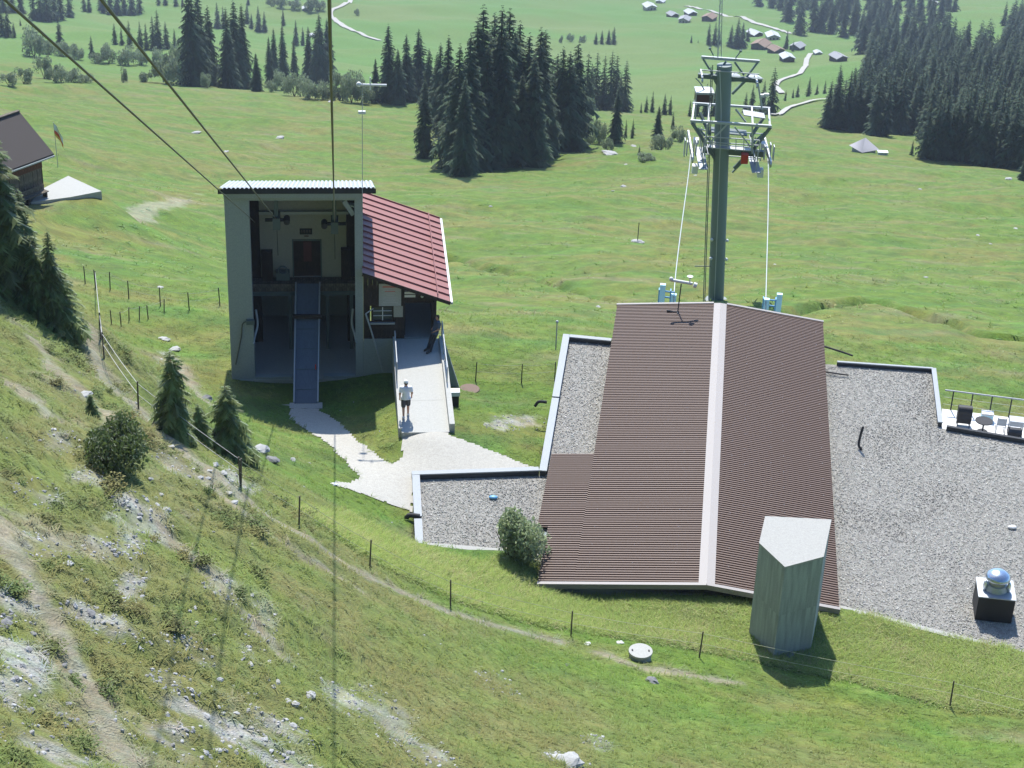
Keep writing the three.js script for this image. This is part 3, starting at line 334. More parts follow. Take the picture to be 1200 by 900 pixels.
{ // things on the roof
  const p = atY(1010, 527, -.1); single('roof_pipe', [tube([V(0, 0, 0), V(-.12, .12, -.1), V(-.1, .5, -.2), V(-.04, .95, -.2)], .055)], M.dark, 'thin black bent pipe standing on the gravel roof', 'pipe').position.copy(p);
  const v = atY(1166, 729, -.1), vt = thing('roof_ventilator', 'black box ventilator with shiny round metal hood on gravel roof', 'ventilator', [v.x, -.1, v.z - .62], -.12);
  mesh('housing', [span(-.64, .64, 0, .98, -.6, .6)], M.black, vt); mesh('cover_plate', [span(-.66, .66, .981, 1.02, -.62, .62)], M.galv, vt);
  mesh('hood_base', [new THREE.CylinderGeometry(.36, .42, .22, 24).translate(0, 1.14, 0)], M.steel, vt); mesh('cage', [new THREE.CylinderGeometry(.3, .3, .24, 24).translate(0, 1.35, 0)], M.cream, vt);
  mesh('hood', [new THREE.LatheGeometry([[0, .3], [.2, .28], [.36, .2], [.44, .08], [.44, 0], [.4, -.02], [.32, .0], [0, .02]].map(([a, b]) => new THREE.Vector2(a, b)), 28).translate(0, 1.48, 0)], mat(.5, .55, .62, .22, { metalness: .85 }), vt);
  for (const s of [-1, 1]) mesh('side_flap', [new THREE.SphereGeometry(.13, 12, 8).scale(.6, 1.7, .8).translate(s * .42, 1.2, .12)], mat(.85, .85, .87, .2, { metalness: .6 }), vt);
  const wb = rfW(21.6, -1.9, .8); const ws = thing('roof_wind_sensor', 'wind sensor on a thin dark mast at the far end of brown roof', 'wind sensor', wb.toArray(), -RA);
  mesh('foot', [bar(V(-.5, .04, 0), V(.5, .0, .1), .04), bar(V(0, 0, -.3), V(0, .05, .3), .04)], M.dark, ws); mesh('mast', [bar(V(0, 0, 0), V(.05, 1.45, 0), .03)], M.dark, ws); mesh('sensor_arm', [bar(V(-.45, 1.6, 0), V(.55, 1.5, 0), .07), bar(V(.6, 1.45, 0), V(.75, 1.42, 0), .12)], M.white, ws); mesh('cup', [new THREE.ConeGeometry(.14, .16, 10).rotateX(Math.PI).translate(.42, 1.78, 0), bar(V(.42, 1.5, 0), V(.42, 1.72, 0), .03)], M.white, ws); mesh('cup', [new THREE.SphereGeometry(.1, 8, 6).translate(-.42, 1.65, 0)], M.white, ws);
  const rp0 = V(2.05, .1, -74.9); single('lightning_rod', [bar(rp0.clone().add(V(-.15, -.4, .4)), rp0.clone().add(V(-.15, 1.0, .4)), .03), new THREE.SphereGeometry(.07, 8, 6).translate(rp0.x - .15, 1.12, rp0.z + .4)], M.galv, 'short pale rod at far left corner of the gravel roof', 'rod');
  for (const [a, b, y, lb] of [[568, 580, 0, 'small dark blue rag lying on the gravel roof'], [1186, 619, 0, 'small pale stone lump lying on the gravel roof']]) { const q = atY(a + (a < 600 ? 10 : 0), b + (a < 600 ? 4 : 0), -.1); single(a < 600 ? 'rag' : 'roof_stone', [new THREE.IcosahedronGeometry(.12, 1).scale(1.5, .6, 1)], a < 600 ? M.blueDark : M.white, lb, a < 600 ? 'rag' : 'stone').position.copy(q).add(V(0, .05, 0)); }
}
// blue rope frames behind the brown roof
for (const [a, b, lb] of [[783, 346, 'light blue steel rope frame behind the left of the brown roof'], [905, 356, 'light blue steel rope frame behind the right of the brown roof']]) {
  const p = atD(a, b, 79.4), t = thing('rope_frame', lb, 'frame', [p.x, p.y - 2.3, p.z], -RA, 'blue rope frames');
  for (const [x, m, d] of [[a < 800 ? .26 : -.28, M.blue, .16], [a < 800 ? -.28 : .3, M.blue, 0]]) { const u = mesh('upright', [span(x - .13, x + .13, 0, 2.7 + d * (a < 800 ? -2 : -1) + (x > 0 === a > 800 ? .15 : 0), -.1, .1)], m, t); mesh('flange', [span(x - .18, x - .131, 0, 2.6, -.12, .12)], M.blueDark, u); }
  for (const y of [1.85, 2.2, 2.5]) mesh('rung', [bar(V(-.3, y, 0), V(.3, y - .03, 0), .04)], M.blueDark, t);
  mesh('base_beam', [span(-.5, 1.0 * (a < 800 ? 1 : 1), 1.6, 1.7, -.06, .06)], M.blueDark, t); mesh('footing', [span(-.5, .5, -2.5, 0, -.3, .3)], M.conc, t);
}
// ------------------------------------------------------------ avalanche splitter pillar
const streakTex = tex(256, (u, v) => { const b = .8 + (nB(u, v * .08) - .5) * .12 + (nC(u, v * .06) - .5) * .07 + (nD(u, v) - .5) * .08; return [b, b * 1.01, b]; }, true, .5);
{
  const q = (a, b, y) => { const p = atY(a, b, y); return [p.x, p.z]; }; const TOPY = 4.4;
  let poly = [[897, 605], [974, 609], [965, 652], [920, 664], [890, 636]].map(([a, b]) => q(a, b, TOPY)); const c = poly.reduce((s, p) => [s[0] + p[0] / 5, s[1] + p[1] / 5], [0, 0]); poly = poly.map(([x, z]) => [x - c[0], z - c[1]]);
  const t = thing('avalanche_splitter', 'grey concrete wedge pillar standing in grass before the brown roof', 'pillar', [c[0], 0, c[1]]);
  mesh('shaft', [prism(poly, -.6, TOPY - .06)], mat(.5, .53, .5, .95, { map: streakTex }), t); mesh('top_slab', [prism(poly.map(([x, z]) => [x * 1.012, z * 1.012]), TOPY - .06, TOPY)], M.concLight, t, 'pale weathered top of the concrete pillar');
  const r = rng(12); for (let i = 0; i < 9; i++) { const p = onGround(898 + i * 6 + r() * 5, 764 + r() * 8); const s = single('footing_stone', [rockGeo(i)], M.rockDark, 'grey stone at the foot of the concrete wedge pillar', 'stone', 'stones at the pillar foot'); s.position.copy(p); s.scale.setScalar(.08 + r() * .12); s.rotation.y = r() * 6; }
}
function rockGeo(s) { const g = new THREE.IcosahedronGeometry(1, 2), p = g.attributes.position, o = s * 7.3; for (let i = 0; i < p.count; i++) { const v = V(p.getX(i), p.getY(i), p.getZ(i)); const k = 1 + .45 * perlin.noise(v.x * 1.1 + o, v.y * 1.1, v.z * 1.1) + .2 * perlin.noise(v.x * 2.7, v.y * 2.7 + o, v.z * 2.7); p.setXYZ(i, v.x * k * 1.25, v.y * k * .75, v.z * k); } const q = g.toNonIndexed ? g : g; q.computeVertexNormals(); return q; }

// ------------------------------------------------------------ terrace at the right of the lift station
{
  const ty = -1.5, c = (a, b, y = ty) => atY(a, b, y), q = [c(1104, 479), c(1230, 495), c(1230, 540), c(1106, 520)];
  const T = thing('terrace', 'white paved terrace beside the gravel roof at right edge', 'terrace');
  mesh('floor', [prism([[q[0].x, q[0].z], [q[1].x, q[1].z], [28.2, -65.9], [21.4, -67.7], [18.3, -68.55]], ty - .3, ty)], M.white, T);
  const G = thing('terrace_railing', 'thin pale railing with dark posts along the terrace edge', 'railing'); const a = c(1104, 479), b = c(1230, 495); mesh('top_rail', [bar(a.clone().setY(ty + .95), b.clone().setY(ty + .95), .035)], M.galv, G); for (let k = 0; k < 6; k++) { const p = a.clone().lerp(b, .08 + k * .18); mesh('post', [bar(p.clone().setY(ty - .3), p.clone().setY(ty + .95), .03)], M.dark, G); } for (const h of [.25, .6]) mesh('wire', [bar(a.clone().setY(ty + h), b.clone().setY(ty + h), .008, 4)], M.steel, G);
  const put = (nm, lb, ct, px, py, fn) => { const p = c(px, py), t = thing(nm, lb, ct, [p.x, ty, p.z], -.15); fn(t); };
  put('grill', 'dark covered box standing on the white terrace beside the roof corner', 'grill', 1128, 499, (t) => { mesh('body', [span(-.3, .3, .25, .75, -.25, .25)], M.dark, t); mesh('lid', [new THREE.CylinderGeometry(.25, .25, .6, 12, 1, false, 0, Math.PI).rotateZ(Math.PI / 2).translate(0, .75, 0)], M.black, t); for (const x of [-.26, .26]) for (const z of [-.2, .2]) mesh('leg', [bar(V(x, 0, z), V(x, .25, z), .02)], M.dark, t); });
  put('cool_box', 'light blue box with pale lid on the white terrace', 'box', 1156, 492, (t) => { mesh('body', [span(-.25, .25, 0, .3, -.17, .17)], M.blue, t); mesh('lid', [span(-.26, .26, .301, .38, -.18, .18)], M.white, t); });
  put('round_table', 'low dark round table on the white terrace', 'table', 1151, 506, (t) => { mesh('table_top', [new THREE.CylinderGeometry(.38, .38, .04, 20).translate(0, .55, 0)], M.dark, t); mesh('pedestal', [bar(V(0, 0, 0), V(0, .53, 0), .04)], M.dark, t); mesh('base', [new THREE.CylinderGeometry(.22, .25, .04, 14).translate(0, .02, 0)], M.dark, t); });
  put('terrace_chair', 'thin framed chair next to the dark round table', 'chair', 1171, 508, (t) => { mesh('seat', [span(-.2, .2, .42, .45, -.2, .2)], M.white, t); mesh('backrest', [span(-.2, .2, .5, .85, .18, .21)], M.galv, t); for (const x of [-.18, .18]) for (const z of [-.18, .19]) mesh('leg', [bar(V(x, 0, z), V(x, z > 0 ? .86 : .43, z), .015)], M.dark, t); });
  put('serving_cart', 'pale cart with dark lower shelf at the right end of terrace', 'cart', 1188, 511, (t) => { mesh('top', [span(-.3, .3, .6, .85, -.25, .25)], M.galv, t); mesh('shelf', [span(-.3, .3, .12, .3, -.24, .24)], M.dark, t); for (const x of [-.27, .27]) for (const z of [-.22, .22]) mesh('leg', [bar(V(x, 0, z), V(x, .6, z), .02)], M.dark, t); });
}
// ------------------------------------------------------------ lift tower and its ropes
{
  const TD = 108.6, q = (a, b, o = 0) => atD(a, b, TD + o), B = q(838.5, 362), gy = H(B.x, B.z), hd = q(849, 76);
  const ax = hd.clone().sub(B).normalize(), foot = B.clone().addScaledVector(ax, (gy - .5 - B.y) / ax.y);
  const T = thing('lift_tower', 'dark green steel lift tower with grey crossarms above the brown roof', 'lift tower', foot.toArray()); const g = new THREE.Group();
  const m = (n, geos, mt, par = T, lb) => mesh(n, merge(geos).translate(-foot.x, -foot.y, -foot.z), mt, par, lb);
  m('tube', [bar(foot, hd, .5, 24, .46)], M.tower, T, 'thick dark green steel tube'); m('base_plate', [new THREE.CylinderGeometry(.72, .8, .5, 16).translate(foot.x, foot.y + .3, foot.z)], M.conc);
  // ladder on the left side
  { const s = V(-.72, 0, .12); const L = m('ladder', [bar(foot.clone().add(s), hd.clone().add(s), .03), bar(foot.clone().add(s).add(V(-.12, 0, .32)), hd.clone().add(s).add(V(-.12, 0, .32)), .03)], M.towerDark); for (let i = 0; i < 50; i++) { const p = foot.clone().lerp(hd, i / 50).add(s); m('rung', [bar(p, p.clone().add(V(-.12, 0, .32)), .016, 4)], M.towerDark, L); } }
  m('service_cable', [tube([q(843.5, 85, -.75), q(845, 130, -.75), q(843, 200, -.7), q(837, 358, -.7)], .022)], M.ropeBright);
  for (const [a, b] of [[834, 281], [852, 282], [833, 303], [851, 304]]) m('lamp', [new THREE.SphereGeometry(.11, 8, 6).translate(...q(a, b, -.5).toArray())], M.white);
  // top hoist frame, upper crossarm
  m('hoist_beam', [beam(q(822, 67, .2), q(890, 72, .2), .16, .16)], M.galv, T, 'topmost crossbeam of the tower');
  for (const [a, b, c, d] of [[824, 69, 837, 90], [888, 73, 873, 92.5], [838, 88, 851, 72], [861, 73, 872, 88]]) m('brace', [beam(q(a, b, .15), q(c, d, .1), .11)], M.tower);
  m('crossarm', [beam(q(818, 88.5), q(892, 94.5), .26, .26)], M.towerDark, T, 'dark upper crossarm'); m('brace', [beam(q(858, 110), q(873, 95), .14)], M.tower); m('brace', [beam(q(837, 93), q(843, 104), .14)], M.tower);
  for (const [a, b] of [[822, 89], [886, 95]]) sheaves(q(a, b, 0), 3, .13, 1.5);
  for (const [a, b, c, d] of [[832, 57, 836, 65], [868, 60, 862, 68]]) m('antenna', [bar(q(a, b, .2), q(c, d, .2), .04), new THREE.SphereGeometry(.09, 6, 5).translate(...q(a, b, .2).toArray())], M.tower);
  const A = q(842.5, 66, .2), A2 = A.clone().addScaledVector(ax, 4.6); m('antenna_mast', [0, 1, 2].map((i) => { const o = V(Math.cos(i * 2.1) * .14, 0, Math.sin(i * 2.1) * .14); return bar(A.clone().add(o), A2.clone().addScaledVector(o, .4), .025, 5); }), M.galv, T, 'thin lattice antenna mast on top');
  for (let i = 0; i < 12; i++) { const p = A.clone().lerp(A2, i / 12), r = A.clone().lerp(A2, (i + 1) / 12); m('mast_lacing', [bar(p.clone().add(V(-.12, 0, .05)), r.clone().add(V(.1, 0, -.05)), .015, 4)], M.galv); }
  // main crossarm with hoist beams in front and behind
  m('hoist_beam', [beam(q(811.6, 121, 1.5), q(902.6, 127, 1.5), .13, .13)], M.galv, T, 'pale rear hoist beam'); m('hoist_beam', [beam(q(809, 141.5, -1.2), q(904, 148, -1.2), .15, .15)], M.galv, T, 'pale front hoist beam');
  m('crossarm', [beam(q(824, 175, 0), q(895, 180, 0), .4, .34)], M.towerDark, T, 'main lower crossarm'); m('catwalk', [beam(q(829, 171, -.6), q(880, 175, -.6), .5, .05)], M.galv); m('catwalk_rail', [beam(q(833, 169, -.85), q(878, 172.5, -.85), .06, .06), beam(q(833, 173, -.85), q(878, 176.5, -.85), .06, .06)], M.galv);
  for (const [a, b, c, d, o, p] of [[811, 144, 829, 172, -1.2, -.2], [903, 149, 884, 174, -1.2, -.2], [829, 172, 843, 195, -.2, -.2], [884, 174, 860, 197, -.2, -.2], [820, 132, 832, 158, 1.4, .4], [896, 136, 880, 160, 1.4, .4]]) m('brace', [beam(q(a, b, o), q(c, d, p), .16)], M.towerDark);
  for (const [a, b, c, d, o] of [[852, 146, 831, 168, -1.2], [861, 149, 878, 170, -1.2], [853, 126, 838, 142, 1.4], [862, 128, 874, 143, 1.4], [829, 145, 826.5, 176, -1.1], [881.6, 147, 881.6, 180, -1.1], [830, 122, 830, 148, 1.3], [888, 96, 893, 128, .6], [816, 122, 814, 150, 1.2]]) m('strut', [beam(q(a, b, o), q(c, d, o * .8), .09)], M.galv);
  m('signal_box', [box(.42, .62, .35, ...q(872.5, 185.5, -.4).toArray())], M.redPaint, T, 'small red box under the crossarm'); m('platform', [beam(q(833, 152, .6), q(875, 156, .6), .9, .07)], M.towerDark); m('platform', [beam(q(871, 132, .8), q(896, 136, .8), .9, .06)], M.galv); m('lamp', [box(.3, .16, .2, ...q(898, 111, .6).toArray()), box(.3, .16, .2, ...q(893, 112, .6).toArray())], M.white);
  for (const [a, b, c, d] of [[811, 142, 813.5, 121.5], [902, 148, 901, 127], [830, 143, 832, 122.5], [882, 146.5, 881, 125.5]]) m('tie_beam', [beam(q(a, b, -1.2), q(c, d, 1.5), .1)], M.galv);
  for (const [a, b, c, d, o] of [[826, 160, 890, 164.5, -.9], [826, 166, 890, 170.5, -.9], [822, 82, 890, 87, -.5], [820, 152, 842, 153.5, .8], [862, 155, 896, 157, .8], [826, 181, 892, 185.5, .3]]) m('guard_rail', [beam(q(a, b, o), q(c, d, o), .055)], M.galv);
  for (let k = 0; k < 8; k++) { const t = k / 7, x = lerp(826, 890, t), y = lerp(160, 164.5, t); m('rail_post', [beam(q(x, y, -.9), q(x - .3, y + 14, -.85), .05)], M.galv); }
  for (const [a, b, c, d, o] of [[818, 150, 838, 172, .5], [897, 155, 872, 176, .5], [838, 182, 846, 200, .2], [876, 184, 858, 202, .2]]) m('brace', [beam(q(a, b, o), q(c, d, o * .5), .1)], M.tower);
  m('brace', [bar(q(838, 312, -.2), q(814, 312, -.2), .03)], M.towerDark);
  function sheaves(p, n, r, len) { const f = m('sheave_beam', [beam(p.clone().add(V(0, .1, -len / 2)), p.clone().add(V(0, .1, len / 2)), .1, .16)], M.galv); for (let i = 0; i < n; i++) { const z = p.z + (i / (n - 1) - .5) * len; m('sheave', [new THREE.CylinderGeometry(r, r, .1, 14).rotateZ(Math.PI / 2).translate(p.x, p.y - .05, z)], M.steel, f); } }
  const lr = q(808.5, 176), rrp = q(898.5, 181);
  for (const p of [lr, rrp]) { sheaves(p.clone().add(V(0, .3, 0)), 8, .24, 4.2); for (const s of [-.28, .28]) { m('sheave_guard', [box(.06, 1.1, .5, p.x + s, p.y - .1, p.z - .7)], M.galv); m('sheave_guard', [box(.06, .9, .4, p.x + s, p.y + .5, p.z + .9)], M.galv); } m('catwalk', [box(.55, .05, 3.6, p.x + (p === lr ? .75 : -.75), p.y - .5, p.z)], M.galv); for (const z of [-1.5, -.5, .5, 1.5]) m('walkway_hanger', [bar(V(p.x + (p === lr ? .75 : -.75), p.y - .5, p.z + z), V(p.x + (p === lr ? .75 : -.75), p.y + .9, p.z + z), .04)], M.galv); m('walkway_rail', [bar(V(p.x + (p === lr ? .95 : -.95), p.y + .5, p.z - 1.8), V(p.x + (p === lr ? .95 : -.95), p.y + .5, p.z + 1.8), .035)], M.galv); m('sheave_hood', [box(.34, .5, .5, p.x + (p === lr ? .35 : -.35), p.y - 1.0, p.z + .5), box(.3, .3, .5, p.x + (p === lr ? .3 : -.3), p.y + .75, p.z + .3)], M.white); }
  for (const [p, a, b, lb] of [[lr, 790, 344, 'pale rope from the left blue frame up to the lift tower'], [rrp, 897.5, 352, 'pale rope from the right blue frame up to the lift tower']]) { const s = atD(a, b, 79.4); single('lift_rope', [tube([s.clone().add(V(0, -.9, .6)), s, p.clone().add(V(0, .02, .4)), p.clone().add(V(0, -.1, -.4))], .027, 6, 60)], M.ropeBright, lb, 'rope', 'lift ropes'); }
  // cabin beyond the tower
  const cp = atD(824, 120, 113.5), C = thing('lift_cabin', 'small dark cabin with pale rim hanging left of the tower head', 'cabin', cp.toArray(), .05);
  mesh('body', [span(-.52, .52, 0, .72, -.5, .5)], mat(.07, .03, .03, .3), C); mesh('roof_rim', [span(-.58, .58, .721, .85, -.56, .56)], M.galv, C); mesh('corner_bar', [span(-.58, -.53, 0, .72, .5, .56)], M.galv, C); mesh('corner_bar', [span(.53, .58, 0, .72, .5, .56)], M.galv, C); mesh('floor', [span(-.56, .56, -.06, -.001, -.54, .54)], M.towerDark, C); mesh('hanger', [tube([V(0, .85, 0), V(-.3, 1.3, 0), V(-.6, 1.6, 0)], .04)], M.tower, C);
}
// ------------------------------------------------------------ chalet at the left edge
{
  const eR = atD(63, 180, 114), eL = atY(17, 197, eR.y), de = eL.clone().sub(eR).normalize(), pe = V(-de.z, 0, de.x); if (pe.z > 0) pe.negate();
  const r = ray(22, 130), t = V(0, EYE, 0).sub(eR).negate().dot(de) / r.dot(de), rg = V(0, EYE, 0).addScaledVector(r, t), b = rg.clone().sub(eR).dot(pe), h = rg.y - eR.y;
  const LEN = 11, gy = atD(45, 233, 113).y; const rot = Math.atan2(-de.z, de.x);
  console.log('chalet', b, h, eR.y - gy, eR.toArray());
  const Cc = thing('chalet', 'brown timber chalet with dark grey pitched roof at the left edge', 'chalet', [eR.x, gy, eR.z], rot); // local +x along the eave to the left, -z/+z across
  const sgn = Math.sign(pe.clone().applyAxisAngle(V(0, 1, 0), -rot).z), E = eR.y - gy, W = 2 * b, Z = (v) => v * sgn;
  const wallBox = (x0, x1, y0, y1, z0, z1) => span(x0, x1, y0, y1, Math.min(Z(z0), Z(z1)), Math.max(Z(z0), Z(z1)));
  mesh('foundation', [wallBox(.55, LEN - .5, -2.5, .25, .62, W - .6)], M.conc, Cc);
  for (let i = 0; i < 26; i++) { const x = .6 + i * .38; mesh('wall_board', [wallBox(x, x + .36, .25, E * .66, .66 + (i % 3) * .01, .8)], M.woodGrey, Cc); }
  mesh('wall_band', [wallBox(.55, LEN - .5, E * .66, E + .2, .6, .8)], M.woodRed, Cc, 'reddish timber band under the eave');
  { const a = [[.6, -1], [W - .6, -1], [W - .6, E + .1], [b, E + h - .2], [.6, E + .1]].map(([z, y]) => V(.6, y, Z(z))); for (const x of [.58, LEN - .6]) { const p = a.map((v) => v.clone().setX(x)); mesh('gable_wall', [quad(p[0], p[1], p[2], p[4]), tris([p[4], p[2], p[3]].flatMap((v) => v.toArray()))], M.woodGrey, Cc); } }
  mesh('back_wall', [wallBox(.6, LEN - .6, -1, E, W - .8, W - .62)], M.woodGrey, Cc);
  const slab = (z0, y0, z1, y1) => { const d = .14, P = (x, z, y) => V(x, y, Z(z)); return [quad(P(0, z0, y0), P(LEN, z0, y0), P(LEN, z1, y1), P(0, z1, y1)), quad(P(0, z0, y0 - d), P(LEN, z0, y0 - d), P(LEN, z1, y1 - d), P(0, z1, y1 - d)), quad(P(0, z0, y0), P(LEN, z0, y0), P(LEN, z0, y0 - d), P(0, z0, y0 - d)), quad(P(0, z0, y0), P(0, z1, y1), P(0, z1, y1 - d), P(0, z0, y0 - d))]; };
  mesh('roof_slope', slab(0, E, b, E + h), M.slate, Cc, 'dark grey roof slope facing the camera'); mesh('roof_slope', slab(W, E, b, E + h), M.slate, Cc); mesh('ridge_board', [wallBox(0, LEN, E + h, E + h + .06, b - .12, b + .12)], M.woodGrey, Cc); mesh('gutter', [wallBox(0, LEN, E - .2, E - .1, -.08, .04)], M.galv, Cc);
  const bn = thing('wooden_bench', 'dark wooden bench along the chalet wall', 'bench', [eR.x, gy, eR.z], rot); mesh('seat', [wallBox(.8, 4.2, .42, .48, -.15, .3)], M.woodGrey, bn); for (const x of [.9, 2.4, 4.0]) mesh('leg', [wallBox(x, x + .1, -.3, .419, -.1, .25)], M.wood, bn); mesh('backrest', [wallBox(.8, 4.2, .55, .85, .3, .35)], M.woodGrey, bn);
  const tp = [[80, 206], [119, 224], [82, 231], [36, 237], [48, 222]].map(([a, c]) => { const p = atY(a, c, gy + .05); return [p.x, p.z]; }); single('chalet_terrace', [prism(tp, gy - 1.6, gy + .05)], M.concPale, 'pale concrete terrace slab in front of the chalet', 'terrace');
  const fp = onGround(68, 196), F = thing('flagpole', 'thin flagpole with white, red and yellow flag beside the chalet', 'flagpole', fp.toArray()); mesh('pole', [bar(V(0, -.2, 0), V(-.05, 4.9, 0), .035)], M.galv, F);
  const fl = (y0, y1, mt) => { const a = []; for (let i = 0; i < 6; i++) { const f = (k, y) => V(-.02 + k * .13, y - k * .13 - .02 * k * k, Math.sin(k * 1.1 + y * 2) * .12); a.push(quad(f(i, y0), f(i + 1, y0), f(i + 1, y1), f(i, y1))); } return a; };
  mesh('flag', fl(4.1, 4.75, M.white), M.white, F); mesh('flag_stripe', fl(3.75, 4.1), M.flagRed, F); mesh('flag_stripe', fl(3.5, 3.75), M.flagYellow, F);
}
// ------------------------------------------------------------ houses far below
function house(px, py, wpx, turn, roofM, wallM, label, hf = .34) {
  const p = onGround(px, py), s = wpx * .8 / pxPerM(p), w = s, l = s * 1.15, h = s * hf, rh = s * .2;
  const T = thing('farmhouse', label, 'house', [p.x, p.y - .6, p.z], turn, 'far houses');
  mesh('wall', [span(-w * .44, w * .44, 0, h + .6, -l * .44, l * .44), tris([-w * .44, h + .6, l * .44, w * .44, h + .6, l * .44, 0, h + .6 + rh * .9, l * .44, -w * .44, h + .6, -l * .44, w * .44, h + .6, -l * .44, 0, h + .6 + rh * .9, -l * .44])], wallM, T);
  for (const q of [-1, 1]) mesh('roof_slope', [beam(V(q * w * .27, h + .6 + rh * .46, -l / 2), V(q * w * .27, h + .6 + rh * .46, l / 2), w * .56, .25).translate(-q * w * .27, -(h + .6 + rh * .46), 0).rotateZ(-q * Math.atan2(rh, w * .5)).translate(q * w * .27, h + .6 + rh * .46, 0)], roofM, T);
  mesh('door', [span(-s * .05, s * .05, .6, .6 + Math.min(2.1, h * .8), l * .44, l * .44 + .08)], M.wood, T); for (const q of [-.27, .27]) mesh('window', [span(q * w - s * .045, q * w + s * .045, .6 + h * .45, .6 + h * .75, l * .44, l * .44 + .06)], M.glass, T);
  return T;
}
{
  const W = mat(.42, .44, .46, .7), G = mat(.28, .285, .30, .8), Br = mat(.23, .16, .12, .9), dk = mat(.06, .045, .035, .9), pale = mat(.4, .36, .3, .9);
  for (const a of [[761, 11, 17, .3, W, pale, 'leftmost pale roofed house of the upper hamlet'], [774, 4, 12, -.4, W, pale, 'small white roofed house at the top edge of hamlet'], [788, 20, 14, .5, G, dk, 'grey roofed hut second from left in upper hamlet'], [802, 26, 16, -.3, G, pale, 'low grey roofed house at the bottom of upper hamlet'], [809, 18, 15, .4, W, dk, 'white roofed dark house beside the valley road start'], [831, 24, 18, -.5, Br, dk, 'brown roofed dark house rightmost in upper hamlet'],
    [884, 43, 18, .6, W, dk, 'white roofed dark house right of the big spruce'], [905, 46, 19, .1, W, pale, 'long white roofed house below the valley road'], [891, 57, 23, -.5, Br, dk, 'wide brown roofed house in the middle of lower hamlet'], [909, 62, 19, .5, Br, dk, 'brown roofed house with dark gable in lower hamlet'], [922, 71, 19, .2, W, dk, 'bright white roofed house at the front of lower hamlet'], [934, 58, 18, -.6, G, dk, 'grey white roofed house behind the hamlet spruces'], [958, 64, 11, .2, W, pale, 'tiny white roofed hut at the road end'], [982, 71, 20, .45, G, dk, 'lone dark barn with grey roof at the forest edge'], [859, 94, 16, -.3, W, dk, 'white roofed barn seen left behind the tower head'], [885, 95, 16, .4, W, dk, 'white roofed barn seen right behind the tower head'], [1095, 6, 12, .7, W, pale, 'white roof in the clearing at the upper right'], [358, 12, 10, .2, W, pale, 'tiny white house among bushes at the top left'], [366, 43, 8, .3, W, pale, 'tiny white hut behind the left spruces']]) house(...a);
  const p = onGround(1012, 178), T = thing('stone_hut', 'low hut with grey pyramid roof before the dark forest', 'hut', p.toArray(), .5), s = 27 / pxPerM(p); mesh('wall', [span(-s * .36, s * .36, -1, .9, -s * .36, s * .36)], M.conc, T); mesh('roof', [new THREE.ConeGeometry(s * .66, s * .45, 4).rotateY(Math.PI / 4).translate(0, .9 + s * .22, 0)], mat(.34, .33, .35, .9), T);
  const p2 = onGround(1034, 182); single('trough', [box(1.7, .7, 1, 0, .3, 0), box(1.9, .12, 1.2, 0, .71, 0)], M.white, 'small white trough beside the pyramid roofed hut', 'trough').position.copy(p2);
}
// ------------------------------------------------------------ trees
const crownM = new THREE.MeshStandardMaterial({ color: 0xffffff, vertexColors: true, roughness: .95, side: THREE.DoubleSide });
const crownNear = new THREE.MeshPhysicalMaterial({ color: 0xffffff, vertexColors: true, roughness: .95, side: THREE.DoubleSide, transmission: .4, thickness: 0 });
function spruce(seed, nW, nB, seg, rad, base, tint = [.033, .056, .024], ex = .7) {
  const r = rng(seed), a = [], c = [];
  for (let k = 0; k < nW; k++) {
    const t = k / (nW - 1), h = base + (1 - base) * Math.pow(t, .92), env = Math.pow(1 - t, ex) * (t < .12 ? .75 + t * 2 : 1), n = Math.max(3, Math.round(nB * (1 - t * .55)));
    for (let j = 0; j < n; j++) {
      const an = (j + r() * .9) / n * 6.283 + k * 1.7, L = (rad * env * (.5 + r() * .7) * (.8 + .4 * perlin.noise(an * .9 + seed, t * 5, 1.3)) + .008), ca = Math.cos(an), sa = Math.sin(an), dr = .25 + .4 * (1 - t) + r() * .2, w = L * (.24 + r() * .14) + .004, h0 = h + (r() - .5) * .6 / nW, f = .6 + r() * .8, cc = [tint[0] * f * (1 + (r() - .5) * .3), tint[1] * f, tint[2] * f];
      const sp = (u) => [ca * L * u, h0 - L * dr * u * u + L * .14 * u, sa * L * u];
      for (let s = 0; s < seg; s++) {
        const u0 = .1 + .8 * s / seg, u1 = u0 + 1.15 / seg, A = sp(u0), B = sp(Math.min(1, u1)), wid = w * (1.25 - .75 * u0);
        for (const q of [-1, 1]) { const ww = wid * (.6 + r() * .8) * q, T = sp(u0 + (.35 + r() * .25) * 1.6 / seg + .1); a.push(...A, ...B, T[0] - sa * ww, T[1] - Math.abs(ww) * (.35 + r() * .5), T[2] + ca * ww); for (let i = 0; i < 3; i++) c.push(...cc); }
      }
      const E = sp(.8), F = sp(1.08); a.push(...sp(.55), E[0] - sa * w * .35, E[1] - w * .3, E[2] + ca * w * .35, ...F); for (let i = 0; i < 3; i++) c.push(...cc);
    }
  }
  const g = new THREE.BufferGeometry(); g.setAttribute('position', new THREE.Float32BufferAttribute(a, 3)); g.setAttribute('color', new THREE.Float32BufferAttribute(c, 3)); g.computeVertexNormals();
  return g;
}
const trunkG = new THREE.CylinderGeometry(.003, .016, 1, 6).translate(0, .47, 0);
const sprMid = [1, 2, 3, 4, 5].map((s) => spruce(s * 13, 40, 12, 5, .135 + .018 * (s % 3), .04)), sprFar = [1, 2, 3, 4, 5, 6].map((s) => spruce(s * 29, 24, 9, 3, .14 + .018 * (s % 3), .02, [.032, .056, .026]));
const sprNear = [1, 2, 3].map((s) => spruce(s * 41, 22, 15, 9, .3, .02, [.14, .19, .048], .55)), sprLean = spruce(91, 34, 13, 9, .21, .02, [.12, .16, .046], .6);
